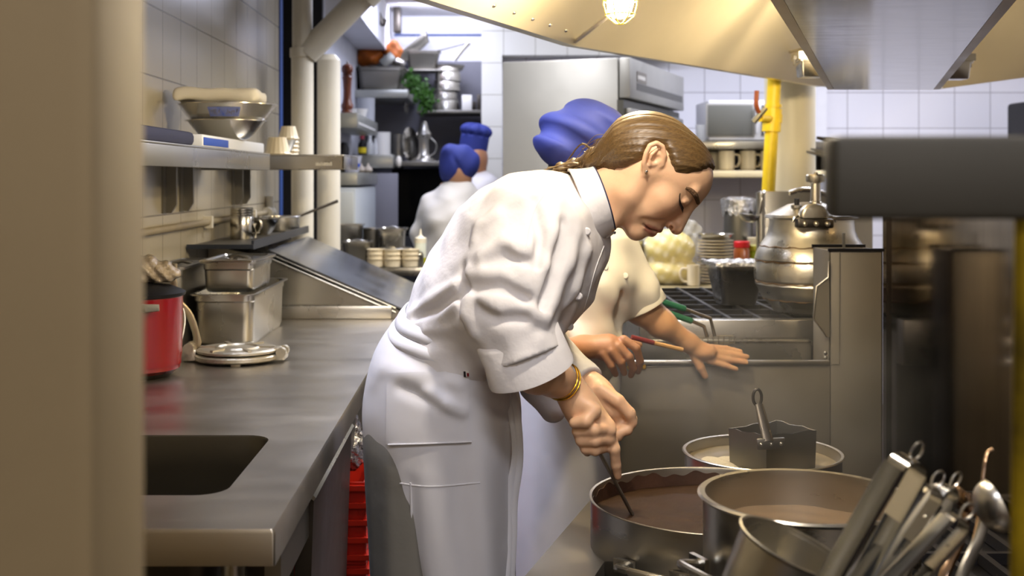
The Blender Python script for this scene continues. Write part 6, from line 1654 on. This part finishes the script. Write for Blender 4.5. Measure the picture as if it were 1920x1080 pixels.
TR2 = [((985, 1000), (1105, 1000), .10), ((995, 1200), (1100, 1200), .10), ((1010, 1260), (1100, 1260), .09)]
MB().loft([ring_of(l, r, dd, 1, Y2+.01, 36, .4) for l, r, dd in TR2], cap=True).build('trousers', M_trous, cook, ang=70)
q = bvh_of(ap2); cp = [hit(q, x, y, .003) for x, y in ((1100, 662), (1106, 675), (1110, 690), (1112, 706))]
if all(cp): MB().tube(spline(cp, 5), .0022, 6).build('apron_cord', M_navy, cook)
# blue toque
hc = W2(1092, 250); up2 = Vector((.30, 0, .95)).normalized()
def f_hat2(p):
    q = p-A3(hc); c, s = cos(R(-14)), sin(R(-14)); x = q[:, 0]*c-q[:, 2]*s; z = q[:, 0]*s+q[:, 2]*c; y = q[:, 1]
    qq = np.stack([x, y, z], 1).astype(f32)
    d = ellipsoid(qq, (-.004, 0, .004), (.121, .12, .082)); d = smin(d, ellipsoid(qq, (.045, 0, -.012), (.082, .10, .062)), .03)
    d = smin(d, ellipsoid(qq, (-.055, 0, -.022), (.068, .09, .055)), .03)
    ph = x*.80+z*.62+y*.2; fold = np.sin(ph*70+1.6*np.sin(z*24+x*9))*.6+np.sin(ph*39+x*22+y*15+.8)*.5
    d = d+(np.abs(fold)**.7*np.sign(fold))*.011*np.clip((z+.075)/.06, 0, 1)
    b = p-A3(W2(1080, 300)); r = np.sqrt((b[:, 0]/.9)**2+(b[:, 1]/1.1)**2); band = np.maximum(np.abs(r-.068)-.006, np.abs(b[:, 2]+.10*b[:, 0])-.032)
    return smin(d, band, .012)
sdf_obj('toque', [(f_hat2, A3(hc)-V(.16, .16, .14), A3(hc)+V(.17, .16, .13), .0042, 1)], M_hat, cook)
def f_hr2(p): return np.maximum(ellipsoid(p, hd2+Vector((-.01, .012, .01)), (.086, .102, .112)), (p@V(.6, -.8, .15))-float(A3(hd2)@V(.6, -.8, .15))-.0)
sdf_obj('hair', [(f_hr2, l3-.02, h3+.02, .006, 1)], M_hairD, cook)
# what the second cook holds
t = thing('brush', 'red and tan handled brush in the second cook\'s right hand', 'brush', W2(1230, 645, -.1))
a, b, c = W2(1184, 632, -.20), W2(1226, 643, -.19), W2(1280, 656, -.17)
MB().tube([a, b], .0062, 10).build('red_grip', mat('dark_red_grip', '#6e1d1d', .45), t); MB().tube([b, c], .0055, 10).build('wooden_stick', mat('tan_wood', '#c79a5f', .6), t)
t = thing('cheese_scrap', 'small yellow scrap stuck under the second cook\'s hand on the fryer rim', 'scrap', P(1200, 690, 3.195)); random.seed(2)
def f_sc(p): return ellipsoid(p, P(1192, 688, 3.192), (.026, .006, .009))+.003*np.sin(p[:, 0]*300)
sdf_obj('scrap_piece', [(f_sc, A3(P(1192, 688, 3.192))-.04, A3(P(1192, 688, 3.192))+.04, .002, 1)], mat('cheese', '#c99a1c', .5), t)

# ------------------------------------------------------------------ two cooks far behind
def far_cook(name, label, Y, body_pts, rs, ksq, hat_f, hatbox, head, jm, skinc, ear, skirt, extra=None):
    t = thing('person', label, 'person', (P(body_pts[0][0], 0, Y).x, Y, 0))
    pts = [C0(*q, Y) for q in body_pts]
    hx = P(*head, Y)
    def f_b(p):
        d = ellipsoid(p, hx, (.075, .09, .105)); d = smin(d, capsule(p, hx-Vector((0, 0, .08)), P(*body_pts[-1], Y), .05, .055), .03)
        d = smin(d, ellipsoid(p, P(*ear, Y-.01), (.014, .016, .028)), .008)
        d = smin(d, ellipsoid(p, hx+Vector((.02, .085, -.02)), (.014, .02, .02)), .012)
        d = smin(d, chain(squash(p, Y, ksq), pts, [r-.03 for r in rs], .03)/.85, .02)
        x0 = pts[0][0]
        for s in (-1, 1): d = smin(d, chain(p, [Vector((x0+s*.08, Y, .85)), Vector((x0+s*.085, Y, .45)), Vector((x0+s*.09, Y, .06))], [.07, .055, .04], .02), .03)
        return d
    sc_ = np.array(lin(skinc))
    sdf_obj('body', [(f_b, (hx.x-.4, Y-.4, 0), (hx.x+.4, Y+.4, 1.75), .010, 1)], M_skin, t, lambda v: np.tile(sc_, (len(v), 1)))
    def f_j(p):
        d = chain(squash(p, Y, ksq), pts, rs, .03)/.85
        for q in (extra or ()): d = smin(d, chain(p, [P(a, b, Y+c) for a, b, c in q[0]], q[1], .02), .04)
        return d+.003*np.sin(p[:, 0]*42+p[:, 2]*25)+.002*np.sin(p[:, 2]*70-p[:, 0]*30)
    sdf_obj('jacket', [(f_j, (hx.x-.5, Y-.35, .7), (hx.x+.5, Y+.35, 1.55), .009, 1)], jm, t)
    sdf_obj('toque', [(hat_f, *hatbox, .006, 1)], M_hat, t)
    MB().loft([[Vector((pts[0][0]+.17*cos(2*pi*i/32)*k, Y+.13*sin(2*pi*i/32)*k, z)) for i in range(32)] for k, z in ((1, .95), (1.05, .8), (1.05, .35))], cap=True).build('apron', M_apron, t)
    mb = MB()
    for s in (-1, 1): mb.loft([[Vector((pts[0][0]+s*.085+.065*cos(2*pi*i/20), Y+.065*sin(2*pi*i/20), z)) for i in range(20)] for z in (.4, .07)], cap=True); mb.rbox(pts[0][0]+s*.085-.05, pts[0][0]+s*.085+.05, Y-.1, Y+.15, 0, .08, .02)
    mb.build('trousers', M_shoe, t)
    return t
ha = P(862, 306, 6.05)
def f_hatA(p):
    q = p-A3(ha); d = ellipsoid(q, (0, 0, 0), (.105, .10, .098)); d = smin(d, ellipsoid(q, (-.035, 0, -.045), (.07, .085, .06)), .03); d = smin(d, ellipsoid(q, (-.05, .0, .06), (.04, .07, .035)), .03)
    d = smax(d, -capsule(p, P(856, 279, 5.93), P(894, 306, 5.93), .018, .010), .025)
    d = smax(d, -capsule(p, P(846, 285, 5.95), P(868, 335, 5.95), .006), .02)
    return d+.003*np.sin(q[:, 0]*60-q[:, 2]*40)
far_cook('a', 'cook seen from behind in a slumped blue cap, nearer of two at the back', 6.05, [(850, 560), (850, 480), (848, 415), (855, 378), (864, 352)], [.16, .165, .16, .115, .06], .82, f_hatA, (A3(ha)-.16, A3(ha)+.16), (860, 320), mat('jacket_far', '#d9d5d0', .85), '#b98a6a', (829, 350), 0, [([(812, 385, 0), (792, 440, .02), (800, 480, .10)], [.07, .06, .05]), ([(900, 385, 0), (918, 440, .02), (905, 480, .1)], [.07, .06, .05])])
hb = P(890, 262, 6.55)
def f_hatB(p):
    q = p-A3(hb); c, s = cos(R(10)), sin(R(10)); x = q[:, 0]*c-q[:, 2]*s; z = q[:, 0]*s+q[:, 2]*c; qq = np.stack([x, q[:, 1], z], 1).astype(f32)
    r = np.sqrt(x*x+qq[:, 1]**2); d = np.maximum(np.abs(r-.068)-.012, np.abs(z+.035)-.055); d = np.minimum(d, np.maximum(r-.07, np.abs(z)-.01))
    a = np.arctan2(qq[:, 1], x); d = smin(d, ellipsoid(qq, (.0, 0, .05), (.088, .088, .042))+.005*np.sin(a*9), .012)
    return d
far_cook('b', 'cook with an upright blue toque in profile, farther of the two at the back', 6.55, [(885, 540), (888, 460), (898, 392), (902, 358), (898, 335)], [.14, .145, .14, .11, .055], .82, f_hatB, (A3(hb)-.16, A3(hb)+.17), (890, 298), M_jacket, '#b5805e', (904, 298), 0)
# ================================================================== light
def area(name, loc, size, power, colr, rot=(0, 0, 0)):
    l = bpy.data.lights.new(name, 'AREA'); l.shape = 'RECTANGLE'; l.size, l.size_y = size; l.energy = power; l.color = lin(colr)
    o = bpy.data.objects.new(name, l); COL.objects.link(o); o.location = loc; o.rotation_euler = [R(a) for a in rot]; return o
def spread(o, deg): o.data.spread = R(deg)
spread(area('ceiling_tube_aisle', (-.55, 2.6, 2.42), (.2, 1.2), 15, '#e6eaff', (0, -28, 0)), 80)
spread(area('fill_light_middle', (.12, 4.75, 2.42), (.3, 1.0), 28, '#f6f4f6'), 130)  # added area light without a fixture, brightens the column and fridge side
spread(area('ceiling_tube_front', (.25, .5, 2.42), (.9, .3), 9, '#f2f1fb', (32, 0, 0)), 110)
area('ceiling_tube_door', (.3, -.9, 2.42), (1.4, .4), 25, '#fff0dc')
area('ceiling_tube_back', (.75, 5.7, 2.42), (1.2, .3), 20, '#eef0ff')
area('ceiling_tube_corner', (2.2, 5.6, 2.42), (1.2, .3), 45, '#eef0ff')
area('ceiling_tube_alcove', (-.3, 6.3, 2.42), (.4, .7), 13, '#dfe4ff')
area('fill_light_alcove_end', (-.3, 7.35, 2.40), (.5, .2), 9, '#e6e8ff', (50, 0, 0))  # added fill that lifts the alcove's upper back wall
W = bpy.data.worlds.new('World'); SC.world = W; W.use_nodes = True
W.node_tree.nodes['Background'].inputs[0].default_value = (.5, .52, .6, 1); W.node_tree.nodes['Background'].inputs[1].default_value = .16
# ================================================================== camera
cam = bpy.data.cameras.new('camera'); co = bpy.data.objects.new('camera', cam); COL.objects.link(co)
co.location = (0, 0, ZC); co.rotation_euler = (R(90), 0, 0)
cam.sensor_width = 36; cam.lens = 36*F/1920; cam.shift_x = (960-CX)/1920; cam.shift_y = -(540-CY)/1920
cam.clip_start = .05; cam.clip_end = 60
cam.dof.use_dof = True; cam.dof.focus_distance = 2.35; cam.dof.aperture_fstop = 4.8
SC.camera = co
vs = SC.view_settings; vs.view_transform = 'Standard'; vs.look = 'None'; vs.gamma = 1; vs.use_curve_mapping = False; vs.exposure = .12
cy = SC.cycles; cy.use_denoising = True
try: cy.denoiser = 'OPENIMAGEDENOISE'
except Exception: pass
cy.max_bounces = 8; cy.diffuse_bounces = 4; cy.glossy_bounces = 5; cy.transparent_max_bounces = 12; cy.sample_clamp_indirect = 6; cy.caustics_reflective = False; cy.caustics_refractive = False
